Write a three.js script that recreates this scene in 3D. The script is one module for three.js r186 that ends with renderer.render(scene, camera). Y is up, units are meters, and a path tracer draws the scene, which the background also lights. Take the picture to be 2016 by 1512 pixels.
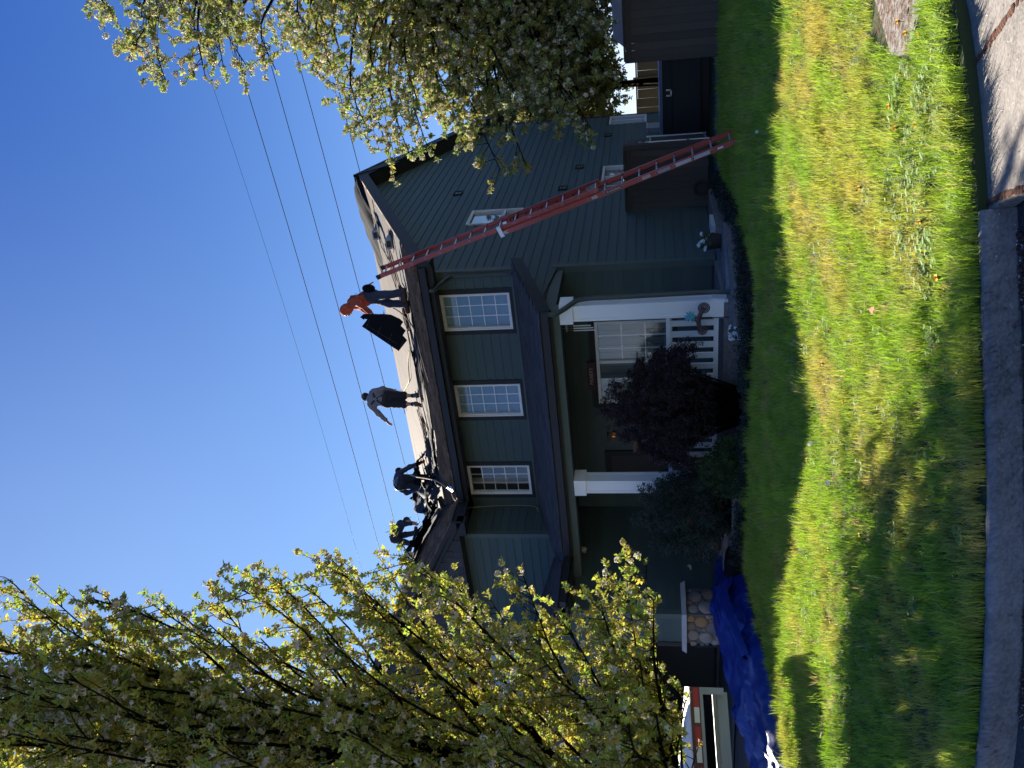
import * as THREE from 'three';
import { mergeVertices } from 'three/addons/utils/BufferGeometryUtils.js';

// ───────────────────────── camera, sky, sun, exposure ─────────────────────────
// Metres, y up. Plan axes used below: X to the right along the house front, Y up from the lens, Z into the scene; D() turns them into three.js axes.
const EYE = 1.65, lerp = (a, b, t) => a + (b - a) * t;
const D = (X, Y, Z) => new THREE.Vector3(X, Y + EYE, -Z);
const scene = new THREE.Scene();
const FWD = new THREE.Vector3(-0.50131, 0.16668, -0.84907), RIGHT = new THREE.Vector3(0.85878, -0.02409, -0.51177), UPV = new THREE.Vector3(0.10575, 0.98572, 0.13106);
const camera = new THREE.PerspectiveCamera(48.154, 4 / 3, 0.05, 900);
camera.position.copy(D(0, 0, 0));
{ // the phone was held upright but the picture is stored on its side: the camera is turned a quarter
  const m = new THREE.Matrix4().makeBasis(UPV.clone().negate(), RIGHT, FWD.clone().negate());
  camera.quaternion.setFromRotationMatrix(m);
}
camera.updateMatrixWorld();
const renderer = new THREE.WebGLRenderer({ antialias: true });
renderer.toneMapping = THREE.LinearToneMapping;
renderer.toneMappingExposure = 3.5;
renderer.shadowMap.enabled = true;
const SUN = new THREE.Vector3(-1.36, 1, -0.736).normalize();
{
  const w = 512, h = 256, data = new Float32Array(w * h * 4), d = new THREE.Vector3();
  for (let j = 0; j < h; j++) for (let i = 0; i < w; i++) {
    const el = ((j + 0.5) / h - 0.5) * Math.PI, az = ((i + 0.5) / w - 0.5) * 2 * Math.PI;
    d.set(Math.cos(el) * Math.cos(az), Math.sin(el), Math.cos(el) * Math.sin(az));
    const up = Math.max(0, d.y), g = Math.pow(Math.max(0, d.dot(SUN)), 8), t = Math.pow(1 - up, 3), haze = Math.pow(1 - up, 9), k = (j * w + i) * 4;
    let r = lerp(0.012 + 0.37 * t, 0.95, haze) + 0.28 * g, gg = lerp(0.085 + 0.72 * t, 1.05, haze) + 0.4 * g, b = lerp(0.43 + 1.1 * t, 1.2, haze) + 0.47 * g;
    r /= 3.3; gg /= 3.3; b /= 3.3;
    if (d.y < 0) { const f = Math.max(0, 1 + d.y * 8); r = 0.04 + (r - 0.04) * f; gg = 0.05 + (gg - 0.05) * f; b = 0.04 + (b - 0.04) * f; }
    data[k] = r; data[k + 1] = gg; data[k + 2] = b; data[k + 3] = 1;
  }
  const sky = new THREE.DataTexture(data, w, h, THREE.RGBAFormat, THREE.FloatType);
  sky.mapping = THREE.EquirectangularReflectionMapping; sky.magFilter = sky.minFilter = THREE.LinearFilter; sky.needsUpdate = true;
  scene.background = sky; scene.environment = sky;
}
const sun = new THREE.DirectionalLight(new THREE.Color(1, 0.93, 0.8), 5);
sun.position.copy(SUN).multiplyScalar(60); sun.castShadow = true;
sun.shadow.mapSize.set(4096, 4096);
Object.assign(sun.shadow.camera, { left: -30, right: 30, top: 30, bottom: -30, near: 1, far: 160 });
scene.add(sun, sun.target);

// ───────────────────────── helpers ─────────────────────────
let seed = 7;
const rnd = () => { seed = (seed + 0x6d2b79f5) | 0; let t = Math.imul(seed ^ (seed >>> 15), 1 | seed); t = (t + Math.imul(t ^ (t >>> 7), 61 | t)) ^ t; return ((t ^ (t >>> 14)) >>> 0) / 4294967296; };
const rr = (a, b) => a + (b - a) * rnd();
const clamp = (x, a, b) => Math.min(b, Math.max(a, x));
const hash = (x, y, z = 0) => { let n = (Math.imul(x, 374761393) + Math.imul(y, 668265263) + Math.imul(z, 2147483647 ^ 0x5bd1e995)) | 0; n = Math.imul(n ^ (n >>> 13), 1274126177); return ((n ^ (n >>> 16)) >>> 0) / 4294967296; };
function noise(x, y, z = 0) { // value noise 0..1
  const i = Math.floor(x), j = Math.floor(y), k = Math.floor(z), s = (t) => t * t * (3 - 2 * t), u = s(x - i), v = s(y - j), w = s(z - k);
  const L = (c) => lerp(lerp(hash(i, j, c), hash(i + 1, j, c), u), lerp(hash(i, j + 1, c), hash(i + 1, j + 1, c), u), v);
  return lerp(L(k), L(k + 1), w);
}
const fbm = (x, y, z = 0) => noise(x, y, z) * 0.55 + noise(x * 2.1, y * 2.1, z * 2.1 + 9) * 0.3 + noise(x * 4.3, y * 4.3, z * 4.3 + 5) * 0.15;
// where the picture's pixel (of 2016 x 1512) meets a plane of the place: used to lay things out at their measured places
const rayOf = (x, y) => FWD.clone().addScaledVector(RIGHT, (756 - y) / 1691.9).addScaledVector(UPV, -(x - 1008) / 1691.9);
const atZ = (x, y, Z) => { const r = rayOf(x, y); return r.multiplyScalar(-Z / r.z).add(camera.position); };
function seen(p, margin = 0) { // is a point inside the view, with a margin of so many pixels
  const v = p.clone().sub(camera.position), c = v.dot(FWD);
  if (c < 0.3) return false;
  const x = 1008 - (v.dot(UPV) / c) * 1691.9, y = 756 - (v.dot(RIGHT) / c) * 1691.9;
  return x > -margin && x < 2016 + margin && y > -margin && y < 1512 + margin;
}
const used = new Map();
const numbered = (name) => { const n = used.get(name) ?? 0; used.set(name, n + 1); return n ? `${name}_${String(n).padStart(3, '0')}` : name; };
const origin = new Map();
function thing(name, label, category, base, group) {
  const o = new THREE.Group(); o.name = numbered(name); o.position.copy(base); scene.add(o); origin.set(o, base.clone());
  o.userData = { label, category }; if (group) o.userData.group = group;
  return o;
}
function mg(list) { // merges geometries into one with position, normal and uv
  list = (Array.isArray(list) ? list : [list]).flat(9);
  let nv = 0, ni = 0;
  for (const g of list) { nv += g.attributes.position.count; ni += g.index ? g.index.count : g.attributes.position.count; }
  const P = new Float32Array(nv * 3), N = new Float32Array(nv * 3), U = new Float32Array(nv * 2), I = new Uint32Array(ni), hasC = list.some((g) => g.attributes.color), C = hasC ? new Float32Array(nv * 3).fill(1) : null;
  let v = 0, i = 0;
  for (const g of list) {
    const n = g.attributes.position.count;
    P.set(g.attributes.position.array.subarray(0, n * 3), v * 3);
    if (g.attributes.normal) N.set(g.attributes.normal.array.subarray(0, n * 3), v * 3);
    if (g.attributes.uv) U.set(g.attributes.uv.array.subarray(0, n * 2), v * 2);
    if (hasC && g.attributes.color) C.set(g.attributes.color.array.subarray(0, n * 3), v * 3);
    if (g.index) for (let k = 0; k < g.index.count; k++) I[i++] = g.index.array[k] + v; else for (let k = 0; k < n; k++) I[i++] = v + k;
    v += n;
  }
  const g = new THREE.BufferGeometry();
  g.setAttribute('position', new THREE.BufferAttribute(P, 3)); g.setAttribute('normal', new THREE.BufferAttribute(N, 3)); g.setAttribute('uv', new THREE.BufferAttribute(U, 2));
  if (hasC) g.setAttribute('color', new THREE.BufferAttribute(C, 3));
  g.setIndex(new THREE.BufferAttribute(I, 1));
  return g;
}
function part(parent, name, geos, material, label) { // a mesh under a thing or a part, its geometry given in world axes
  const g = mg(geos), at = origin.get(parent), m = new THREE.Mesh(g, material);
  if (at) g.translate(-at.x, -at.y, -at.z);
  m.name = name; m.castShadow = m.receiveShadow = true; parent.add(m);
  if (at) origin.set(m, at);
  if (label) m.userData.label = label;
  return m;
}
function single(name, geos, material, label, category, group) { // a thing that is one mesh
  const m = new THREE.Mesh(mg(geos), material); m.name = numbered(name); m.castShadow = m.receiveShadow = true; scene.add(m);
  m.userData = { label, category }; if (group) m.userData.group = group;
  return m;
}
function struct(name, geos, material) { const m = new THREE.Mesh(mg(geos), material); m.name = numbered(name); m.castShadow = m.receiveShadow = true; m.userData.kind = 'structure'; scene.add(m); origin.set(m, new THREE.Vector3()); return m; }
function scatter(parent, name, geo, material, places, label, category) { // uncountable small things: one InstancedMesh of [matrix, colour]
  const m = new THREE.InstancedMesh(geo, material, places.length); m.name = parent === scene ? numbered(name) : name;
  places.forEach(([t, c], k) => { m.setMatrixAt(k, t); if (c) m.setColorAt(k, c); });
  m.castShadow = m.receiveShadow = true; m.userData.kind = 'stuff';
  if (label) { m.userData.label = label; m.userData.category = category; }
  const at = origin.get(parent); if (at) m.position.copy(at).negate();
  parent.add(m); return m;
}
// solids
function boxUV(g, w, h, d) { const u = g.attributes.uv, s = [[d, h], [d, h], [w, d], [w, d], [w, h], [w, h]], ox = rnd() * 7, oy = rnd() * 7; for (let k = 0; k < 24; k++) { const [a, b] = s[k >> 2]; u.setXY(k, u.getX(k) * a + ox, u.getY(k) * b + oy); } return g; }
const bx = (x0, x1, y0, y1, z0, z1) => { const w = Math.abs(x1 - x0), h = Math.abs(y1 - y0), d = Math.abs(z1 - z0), c = D((x0 + x1) / 2, (y0 + y1) / 2, (z0 + z1) / 2); return boxUV(new THREE.BoxGeometry(w, h, d), w, h, d).translate(c.x, c.y, c.z); };
function bar(a, b, w, h, up = new THREE.Vector3(0, 1, 0)) { // box from a to b: w across, h along up
  const y = b.clone().sub(a), L = y.length(); y.normalize();
  const x = y.clone().cross(up).normalize(), z = x.clone().cross(y).normalize();
  const g = boxUV(new THREE.BoxGeometry(w, L, h), w, L, h), c = a.clone().add(b).multiplyScalar(0.5);
  return g.applyMatrix4(new THREE.Matrix4().makeBasis(x, y, z).setPosition(c));
}
function rod(a, b, r, n = 8, r2 = r) { const y = b.clone().sub(a), L = y.length(); const g = new THREE.CylinderGeometry(r2, r, L, n); g.applyQuaternion(new THREE.Quaternion().setFromUnitVectors(new THREE.Vector3(0, 1, 0), y.normalize())); const c = a.clone().add(b).multiplyScalar(0.5); return g.translate(c.x, c.y, c.z); }
const tube = (pts, r, seg = 24, n = 6) => new THREE.TubeGeometry(new THREE.CatmullRomCurve3(pts), seg, r, n, false);
const ball = (c, r, sx = 1, sy = 1, sz = 1, n = 12) => new THREE.SphereGeometry(r, n, Math.max(6, n - 2)).scale(sx, sy, sz).translate(c.x, c.y, c.z);
function facets(P, faces) { // flat-shaded closed solid from points and faces (any winding that is consistent)
  let vol = 0; const tri = [];
  for (const f of faces) for (let k = 1; k < f.length - 1; k++) { const [a, b, c] = [P[f[0]], P[f[k]], P[f[k + 1]]]; vol += a.dot(b.clone().cross(c)); tri.push([a, b, c]); }
  const pos = [], uv = [];
  for (const [a, b, c] of tri) {
    const t = vol < 0 ? [a, c, b] : [a, b, c], n = b.clone().sub(a).cross(c.clone().sub(a)), ax = Math.abs(n.x), ay = Math.abs(n.y), az = Math.abs(n.z);
    for (const p of t) { pos.push(p.x, p.y, p.z); if (ay > ax && ay > az) uv.push(p.x, p.z); else if (ax > az) uv.push(p.z, p.y); else uv.push(p.x, p.y); }
  }
  const g = new THREE.BufferGeometry(); g.setAttribute('position', new THREE.Float32BufferAttribute(pos, 3)); g.setAttribute('uv', new THREE.Float32BufferAttribute(uv, 2)); g.computeVertexNormals();
  return g;
}
const hexa = (p) => { const c = p.reduce((s, q) => s.add(q), new THREE.Vector3()).multiplyScalar(1 / 8); const g = facets(p.map((q) => q.clone().sub(c)), [[0, 1, 2, 3], [7, 6, 5, 4], [0, 4, 5, 1], [1, 5, 6, 2], [2, 6, 7, 3], [3, 7, 4, 0]]); return g.translate(c.x, c.y, c.z); };
function slab(pts, off) { // planar polygon extruded by a vector
  const n = new THREE.Vector3(); for (let k = 0; k < pts.length; k++) { const a = pts[k], b = pts[(k + 1) % pts.length]; n.x += (a.y - b.y) * (a.z + b.z); n.y += (a.z - b.z) * (a.x + b.x); n.z += (a.x - b.x) * (a.y + b.y); }
  const ax = Math.abs(n.x), ay = Math.abs(n.y), az = Math.abs(n.z), flat = pts.map((p) => (ay >= ax && ay >= az ? new THREE.Vector2(p.x, p.z) : ax > az ? new THREE.Vector2(p.z, p.y) : new THREE.Vector2(p.x, p.y)));
  const m = pts.length; let tris = THREE.ShapeUtils.triangulateShape(flat, []);
  const sgn = THREE.ShapeUtils.area(flat) < 0, c = pts[0].clone(), P = [...pts.map((p) => p.clone().sub(c)), ...pts.map((p) => p.clone().sub(c).add(off))], F = [];
  const t0 = tris[0], w = (flat[t0[1]].x - flat[t0[0]].x) * (flat[t0[2]].y - flat[t0[0]].y) - (flat[t0[2]].x - flat[t0[0]].x) * (flat[t0[1]].y - flat[t0[0]].y) < 0;
  if (w !== sgn) tris = tris.map(([a, b, d]) => [a, d, b]);
  for (const t of tris) { F.push(t, [t[2] + m, t[1] + m, t[0] + m]); }
  for (let k = 0; k < m; k++) { const j = (k + 1) % m; F.push([j, k, k + m, j + m]); }
  return facets(P, F).translate(c.x, c.y, c.z);
}
function limb(pts, r0, r1, n = 6) { // a tapered round branch through points
  const c = new THREE.CatmullRomCurve3(pts), seg = Math.max(3, pts.length * 2), pos = [], nor = [], uv = [], idx = [], fr = c.computeFrenetFrames(seg, false), L = c.getLength();
  for (let i = 0; i <= seg; i++) { const t = i / seg, p = c.getPointAt(t), r = lerp(r0, r1, Math.pow(t, 0.8)); for (let j = 0; j <= n; j++) { const a = (j / n) * 2 * Math.PI, q = fr.normals[i].clone().multiplyScalar(Math.cos(a)).addScaledVector(fr.binormals[i], Math.sin(a)); nor.push(q.x, q.y, q.z); pos.push(p.x + q.x * r, p.y + q.y * r, p.z + q.z * r); uv.push((j / n) * r0 * 6, t * L); } }
  for (let i = 0; i < seg; i++) for (let j = 0; j < n; j++) { const a = i * (n + 1) + j, b = a + n + 1; idx.push(a, b, a + 1, b, b + 1, a + 1); }
  const g = new THREE.BufferGeometry(); g.setAttribute('position', new THREE.Float32BufferAttribute(pos, 3)); g.setAttribute('normal', new THREE.Float32BufferAttribute(nor, 3)); g.setAttribute('uv', new THREE.Float32BufferAttribute(uv, 2)); g.setIndex(idx); return g;
}
function sheet(nu, nv, f) { // smooth surface from f(u, v) -> point, thin cloth
  const pos = [], uv = [], idx = []; let lu = 0;
  for (let j = 0; j <= nv; j++) for (let i = 0; i <= nu; i++) { const p = f(i / nu, j / nv); pos.push(p.x, p.y, p.z); uv.push(i / nu * 3, j / nv * 3); }
  for (let j = 0; j < nv; j++) for (let i = 0; i < nu; i++) { const a = j * (nu + 1) + i, b = a + nu + 1; idx.push(a, a + 1, b, b, a + 1, b + 1); }
  const g = new THREE.BufferGeometry(); g.setAttribute('position', new THREE.Float32BufferAttribute(pos, 3)); g.setAttribute('uv', new THREE.Float32BufferAttribute(uv, 2)); g.setIndex(idx); g.computeVertexNormals(); return g;
}
const xf = (p, q, s) => new THREE.Matrix4().compose(p, q, typeof s === 'number' ? new THREE.Vector3(s, s, s) : s);

// ───────────────────────── materials ─────────────────────────
function tex(size, f, rep, srgb = false) { // a tiling grey or colour texture, computed
  const a = new Uint8Array(size * size * 4);
  for (let j = 0; j < size; j++) for (let i = 0; i < size; i++) { const c = f(i / size, j / size), k = (j * size + i) * 4; if (typeof c === 'number') a[k] = a[k + 1] = a[k + 2] = clamp(c, 0, 1) * 255; else { a[k] = clamp(c[0], 0, 1) * 255; a[k + 1] = clamp(c[1], 0, 1) * 255; a[k + 2] = clamp(c[2], 0, 1) * 255; } a[k + 3] = 255; }
  const t = new THREE.DataTexture(a, size, size); t.wrapS = t.wrapT = THREE.RepeatWrapping; t.magFilter = THREE.LinearFilter; t.minFilter = THREE.LinearFilter; t.repeat.set(rep, rep); if (srgb) t.colorSpace = THREE.SRGBColorSpace; t.needsUpdate = true; return t;
}
// periodic noise so that textures tile
const pn = (u, v, f, s = 0) => { const x = u * f, y = v * f, i = Math.floor(x), j = Math.floor(y), sm = (t) => t * t * (3 - 2 * t), a = sm(x - i), b = sm(y - j), h = (p, q) => hash(((p % f) + f) % f, ((q % f) + f) % f, s); return lerp(lerp(h(i, j), h(i + 1, j), a), lerp(h(i, j + 1), h(i + 1, j + 1), a), b); };
const T = {
  grain: tex(256, (u, v) => 0.45 * pn(u, v, 8, 1) + 0.3 * pn(u, v, 32, 2) + 0.25 * pn(u, v, 128, 3), 1),
  wood: tex(256, (u, v) => { const w = pn(u, v, 4, 5) * 0.3 + pn((u * 16) % 1, v, 2, 6) * 0.0; return 0.5 + 0.35 * (pn(u, (v * 0.25) % 1, 64, 7) - 0.5) + 0.3 * (pn(u, v, 6, 8) - 0.5) + w * 0.3; }, 1),
  stoneGrain: tex(256, (u, v) => 0.4 * pn(u, v, 16, 11) + 0.3 * pn(u, v, 64, 12) + 0.3 * pn(u, v, 128, 13), 3),
  asphalt: tex(512, (u, v) => { const a = pn(u, v, 128, 21), b = pn(u, v, 256, 22), c = pn(u, v, 6, 23), p = pn(u, v, 90, 24); let l = 0.42 + 0.2 * (a - 0.5) + 0.3 * (b - 0.5) + 0.25 * (c - 0.5); const pale = p > 0.9 ? 0.22 : 0; return [l + pale, l * 0.97 + pale, l * 0.93 + pale]; }, 0.5),
  asphaltBump: tex(512, (u, v) => 0.5 * pn(u, v, 128, 21) + 0.5 * pn(u, v, 256, 22), 0.5),
  concrete: tex(512, (u, v) => { const s = 0.55 + 0.3 * (pn(u, v, 5, 31) - 0.5) + 0.18 * (pn(u, v, 40, 32) - 0.5) + 0.3 * (pn(u, v, 200, 33) - 0.5), w = pn(u, v, 70, 34) > 0.92 ? 0.2 : 0, k = pn(u, v, 110, 35) > 0.9 ? -0.2 : 0; return [s + w + k, (s + w + k) * 0.965, (s + w + k) * 0.93]; }, 0.5),
  ply: tex(512, (u, v) => { const s = 0.62 + 0.22 * (pn(u, v, 8, 41) - 0.5) + 0.2 * (pn(u, (v * 1) % 1, 64, 42) - 0.5), k = pn(u, v, 22, 43) > 0.88 ? -0.16 : 0; return [s + k, (s + k) * 0.88, (s + k) * 0.76]; }, 0.5),
  weave: tex(128, (u, v) => 0.5 + 0.25 * Math.sin(u * 64 * Math.PI) * Math.sin(v * 64 * Math.PI) + 0.3 * (pn(u, v, 8, 51) - 0.5), 2),
};
const lin = (r, g, b) => new THREE.Color().setRGB(r, g, b);
const std = (r, g, b, roughness = 0.8, o = {}) => new THREE.MeshStandardMaterial({ color: lin(r, g, b), roughness, ...o });
const phy = (r, g, b, roughness, o) => new THREE.MeshPhysicalMaterial({ color: lin(r, g, b), roughness, ...o });
const bumped = (b, s) => ({ bumpMap: b, bumpScale: s });
const M = {
  siding: [0, 1, 2, 3].map((k) => std(0.05 + k * 0.003, 0.078 + k * 0.004, 0.074 + k * 0.003, 0.72, bumped(T.wood, 0.0015))),
  trim: std(0.013, 0.0135, 0.0155, 0.7, bumped(T.grain, 0.001)),
  sideTrim: std(0.072, 0.098, 0.085, 0.65, bumped(T.wood, 0.001)),
  core: std(0.05, 0.05, 0.05, 0.95),
  white: std(0.84, 0.84, 0.82, 0.5, bumped(T.grain, 0.0006)),
  vinyl: std(0.72, 0.7, 0.66, 0.35),
  glass: phy(1, 1, 1, 0.02, { transmission: 1, thickness: 0, ior: 1.5 }),
  shade: std(0.1, 0.125, 0.125, 0.85, bumped(T.wood, 0.001)),
  curtain: std(0.35, 0.35, 0.34, 0.95),
  room: std(0.06, 0.055, 0.05, 0.95),
  shingle: std(0.9, 0.9, 0.9, 0.92, { vertexColors: true, ...bumped(T.stoneGrain, 0.002) }),
  shingleDark: std(0.06, 0.056, 0.055, 0.92, bumped(T.stoneGrain, 0.002)),
  ply: [[0.30, 0.215, 0.15], [0.34, 0.245, 0.175], [0.26, 0.19, 0.14]].map(([r, g, b]) => std(r * 0.45, g * 0.42, b * 0.41, 0.85, { map: T.ply })),
  rawEdge: std(0.55, 0.34, 0.15, 0.9),
  felt: phy(0.005, 0.0055, 0.008, 0.95, { specularIntensity: 0.3, ...bumped(T.grain, 0.003) }),
  feltGrey: phy(0.03, 0.033, 0.042, 0.9, { specularIntensity: 0.4, ...bumped(T.grain, 0.003) }),
  gutter: std(0.01, 0.01, 0.012, 0.6),
  spout: std(0.035, 0.05, 0.044, 0.45),
  ceiling: std(0.035, 0.035, 0.033, 0.8, bumped(T.wood, 0.001)),
  concrete: std(0.36, 0.325, 0.295, 0.9, { map: T.concrete, ...bumped(T.grain, 0.003) }),
  slabC: std(0.3, 0.29, 0.29, 0.9, { map: T.concrete, ...bumped(T.grain, 0.003) }),
  asphalt: std(0.15, 0.125, 0.115, 0.92, { map: T.asphalt, ...bumped(T.asphaltBump, 0.006) }),
  soil: std(0.05, 0.04, 0.025, 1, bumped(T.grain, 0.01)),
  turf: std(0.035, 0.05, 0.012, 1, bumped(T.grain, 0.012)),
  mulch: std(0.022, 0.016, 0.011, 1, bumped(T.grain, 0.01)),
  fence: [0, 1, 2, 3].map((k) => std(0.066 + 0.008 * k, 0.054 + 0.006 * k, 0.044 + 0.005 * k, 0.85, bumped(T.wood, 0.004))),
  tan: [0, 1, 2].map((k) => std(0.2 + 0.03 * k, 0.15 + 0.02 * k, 0.1 + 0.015 * k, 0.85, bumped(T.wood, 0.003))),
  alu: std(0.6, 0.6, 0.58, 0.4, { metalness: 0.85 }),
  steel: std(0.3, 0.31, 0.32, 0.5, { metalness: 0.6 }),
  orange: std(0.4, 0.06, 0.042, 0.42, bumped(T.grain, 0.0004)),
  sticker: std(0.72, 0.72, 0.7, 0.5),
  black: std(0.012, 0.012, 0.013, 0.5),
  rubber: std(0.015, 0.015, 0.015, 0.85),
  box: std(0.012, 0.013, 0.018, 0.55, bumped(T.grain, 0.002)),
  rope: std(0.42, 0.3, 0.19, 0.9),
  tarp: phy(0.006, 0.024, 0.19, 0.42, { clearcoat: 0.25, clearcoatRoughness: 0.4, ...bumped(T.weave, 0.002) }),
  red: std(0.45, 0.02, 0.02, 0.4), tapeWhite: std(0.72, 0.72, 0.7, 0.35), paintWhite: std(0.8, 0.78, 0.76, 0.45),
  bark: std(0.075, 0.055, 0.045, 0.95, bumped(T.stoneGrain, 0.012)),
  wire: std(0.012, 0.013, 0.018, 0.6),
  skin: phy(0.42, 0.24, 0.16, 0.55, {}),
};
// ───────────────────────── ground, street, kerb ─────────────────────────
const lawnY = (Z) => -1.52 + 0.016 * (Z - 4);
struct('ground', new THREE.CircleGeometry(600, 64).rotateX(-Math.PI / 2).translate(0, EYE - 1.74, 0), M.turf);
const kerbLine = new THREE.CatmullRomCurve3([[-16, 2.3], [-11, 2.3], [-7.5, 2.38], [-5.6, 2.58], [-4.03, 2.96], [-3.46, 3.13], [-2.99, 3.33], [-2.56, 3.55], [-2.15, 3.8], [-1.74, 4.05], [-1.34, 4.33], [-0.94, 4.68], [-0.7, 4.99], [-0.48, 5.6], [-0.38, 6.6], [-0.34, 9], [-0.34, 14], [-0.34, 22]].map(([X, Z]) => D(X, -1.52, Z)), false, 'catmullrom', 0.5);
const kerbPts = kerbLine.getPoints(150);
const sideOf = (i, off) => { const a = kerbPts[Math.max(0, i - 1)], b = kerbPts[Math.min(150, i + 1)], t = b.clone().sub(a).setY(0).normalize(); return kerbPts[i].clone().add(new THREE.Vector3(-t.z, 0, t.x).multiplyScalar(off)); }; // off > 0 towards the street
{
  const street = []; for (let k = 0; k < 40; k++) street.push(new THREE.Vector3(-45 + 90 * (k / 39), EYE - 1.66, 40));
  struct('street', slab([D(-45, -1.66, 6.5), D(45, -1.66, 6.5), D(45, -1.66, -40), D(-45, -1.66, -40)], new THREE.Vector3(0, -0.06, 0)), M.asphalt);
  // lawn: one gently rising sheet with a cut edge along the kerb
  const edge = kerbPts.map((p, i) => sideOf(i, 0).clone()).map((p) => new THREE.Vector3(p.x, EYE + lawnY(-p.z), p.z));
  struct('lawn', slab([...edge, D(-0.34, lawnY(40), 40), D(-45, lawnY(40), 40), D(-45, lawnY(2.3), 2.3)], new THREE.Vector3(0, -0.2, 0)), M.turf);
  struct('neighbour_yard', slab([D(-0.34, -1.5, 17.2), D(30, -1.5, 17.2), D(30, -1.2, 40), D(-0.34, -1.2, 40)], new THREE.Vector3(0, -0.2, 0)), M.turf);
  // kerb: a rolled concrete strip that starts left of the apron
  const kerb = [], gut = [];
  const prof = [[0.0, -0.02], [0.006, 0.008], [0.045, 0.004], [0.062, -0.03], [0.07, -0.13], [0.075, -0.2], [-0.0, -0.2]];
  const N = kerbPts.length, iEnd = 108; let iStart = kerbPts.findIndex((p) => p.x > -1.62);
  const strip = (from, to, P) => { const pos = [], idx = []; const rows = []; for (let i = from; i <= to; i++) rows.push(P.map(([o, y], k) => { const p = sideOf(i, o + (noise(i * 0.7, k, 3) - 0.5) * 0.012); p.y += y + (noise(i * 0.5, k * 3, 8) - 0.5) * 0.006; return p; })); const gs = []; for (let i = 0; i < rows.length - 1; i++) for (let k = 0; k < P.length - 1; k++) { const a = rows[i][k], b = rows[i][k + 1], c = rows[i + 1][k + 1], d = rows[i + 1][k]; for (const q of [a, c, b, a, d, c]) pos.push(q.x, q.y, q.z); } const g = new THREE.BufferGeometry(); g.setAttribute('position', new THREE.Float32BufferAttribute(pos, 3)); const uv = []; for (let i = 0; i < pos.length; i += 3) uv.push(pos[i] + pos[i + 1], pos[i + 2] + pos[i + 1]); g.setAttribute('uv', new THREE.Float32BufferAttribute(uv, 2)); const m = mergeVertices(g, 1e-4); m.computeVertexNormals(); return m; };
  // in pieces, with open joints
  const cuts = [2, 22, 38, 52, iStart - 8, iStart];
  for (let k = 0; k < cuts.length - 1; k++) kerb.push(strip(cuts[k], cuts[k + 1] - 0, prof));
  struct('kerb', kerb, M.concrete);
  // concrete apron at the right, flush with the grass
  const apron = []; for (let i = iStart; i <= 150; i++) { const p = sideOf(i, 0.004); apron.push(new THREE.Vector3(p.x, EYE - 1.555, p.z)); }
  const apronPoly = [...apron, D(6, -1.555, 22), D(6, -1.6, 3.0), D(-0.9, -1.62, 2.6), D(-1.28, -1.615, 3.75)];
  struct('driveway_apron', slab(apronPoly.map((p) => p.clone().setY(EYE - 1.56)), new THREE.Vector3(0, -0.09, 0)), M.concrete);
  // joints of the apron, packed with rusty moss
  const moss = std(0.13, 0.05, 0.028, 1, bumped(T.grain, 0.01));
  const joint = (pts, w) => { const c = new THREE.CatmullRomCurve3(pts).getPoints(40), g = []; for (let i = 0; i < 40; i++) { const a = c[i], b = c[i + 1], ww = w * (0.6 + 0.8 * noise(i * 0.9, 4, pts[0].x)); g.push(ball(a.clone().lerp(b, 0.5).add(new THREE.Vector3(rr(-0.004, 0.004), -0.004, rr(-0.004, 0.004))), ww, 1.3, 0.45, 1.3, 6)); } return g; };
  const jt = struct('apron_joint', [joint([D(-1.09, -1.557, 4.78), D(-0.98, -1.557, 4.63), D(-0.84, -1.557, 4.45), D(-0.69, -1.557, 4.27), D(-0.3, -1.557, 3.75)], 0.016), joint([D(-1.6, -1.557, 4.27), D(-1.52, -1.557, 4.15), D(-1.4, -1.557, 3.93), D(-1.25, -1.557, 3.6)], 0.014)], moss);
  // bare concrete slab end in the grass at the right, strewn with needles
  const slabEnd = struct('footpath', slab([D(-1.17, lawnY(6) + 0.015, 5.85), D(-1.1, lawnY(6) + 0.015, 5.5), D(-0.75, lawnY(6) + 0.015, 5.3), D(-0.3, lawnY(6) + 0.015, 5.25), D(-0.3, lawnY(6) + 0.015, 6.55), D(-0.92, lawnY(6) + 0.015, 6.4)], new THREE.Vector3(0, -0.1, 0)), M.concrete);
  // driveway to the garage, in the shade at the left
  struct('driveway', slab([D(-10.9, lawnY(11.4) + 0.02, 11.6), D(-18, lawnY(11.4) + 0.02, 11.6), D(-18, lawnY(2.4) + 0.02, 2.4), D(-9.6, lawnY(2.4) + 0.02, 2.45), D(-10.2, lawnY(7) + 0.02, 7)], new THREE.Vector3(0, -0.15, 0)), M.asphalt);
  struct('gravel_strip', slab([D(-6.2, -1.3, 17.0), D(-1.5, -1.3, 17.0), D(-1.5, -1.24, 26), D(-6.2, -1.24, 26)], new THREE.Vector3(0, -0.1, 0)), std(0.1, 0.1, 0.105, 1, bumped(T.asphaltBump, 0.02)));
  // concrete walk along the gable wall and front bed soil
  struct('walkway', [slab([D(-6.2, -1.11, 17.3), D(-5.75, -1.11, 17.3), D(-5.75, -1.11, 12.9), D(-6.2, -1.11, 12.3)], new THREE.Vector3(0, -0.2, 0)), slab([D(-5.75, -1.12, 14.4), D(-5.2, -1.14, 13.9), D(-5.5, -1.16, 12.2), D(-6.2, -1.16, 11.9), D(-6.2, -1.12, 12.3), D(-5.75, -1.12, 12.9)], new THREE.Vector3(0, -0.2, 0)), slab([D(-9.3, -1.17, 12.33), D(-11.6, -1.17, 12.33), D(-11.9, -1.2, 11.6), D(-9.0, -1.2, 11.8)], new THREE.Vector3(0, -0.12, 0))], M.slabC);
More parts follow.
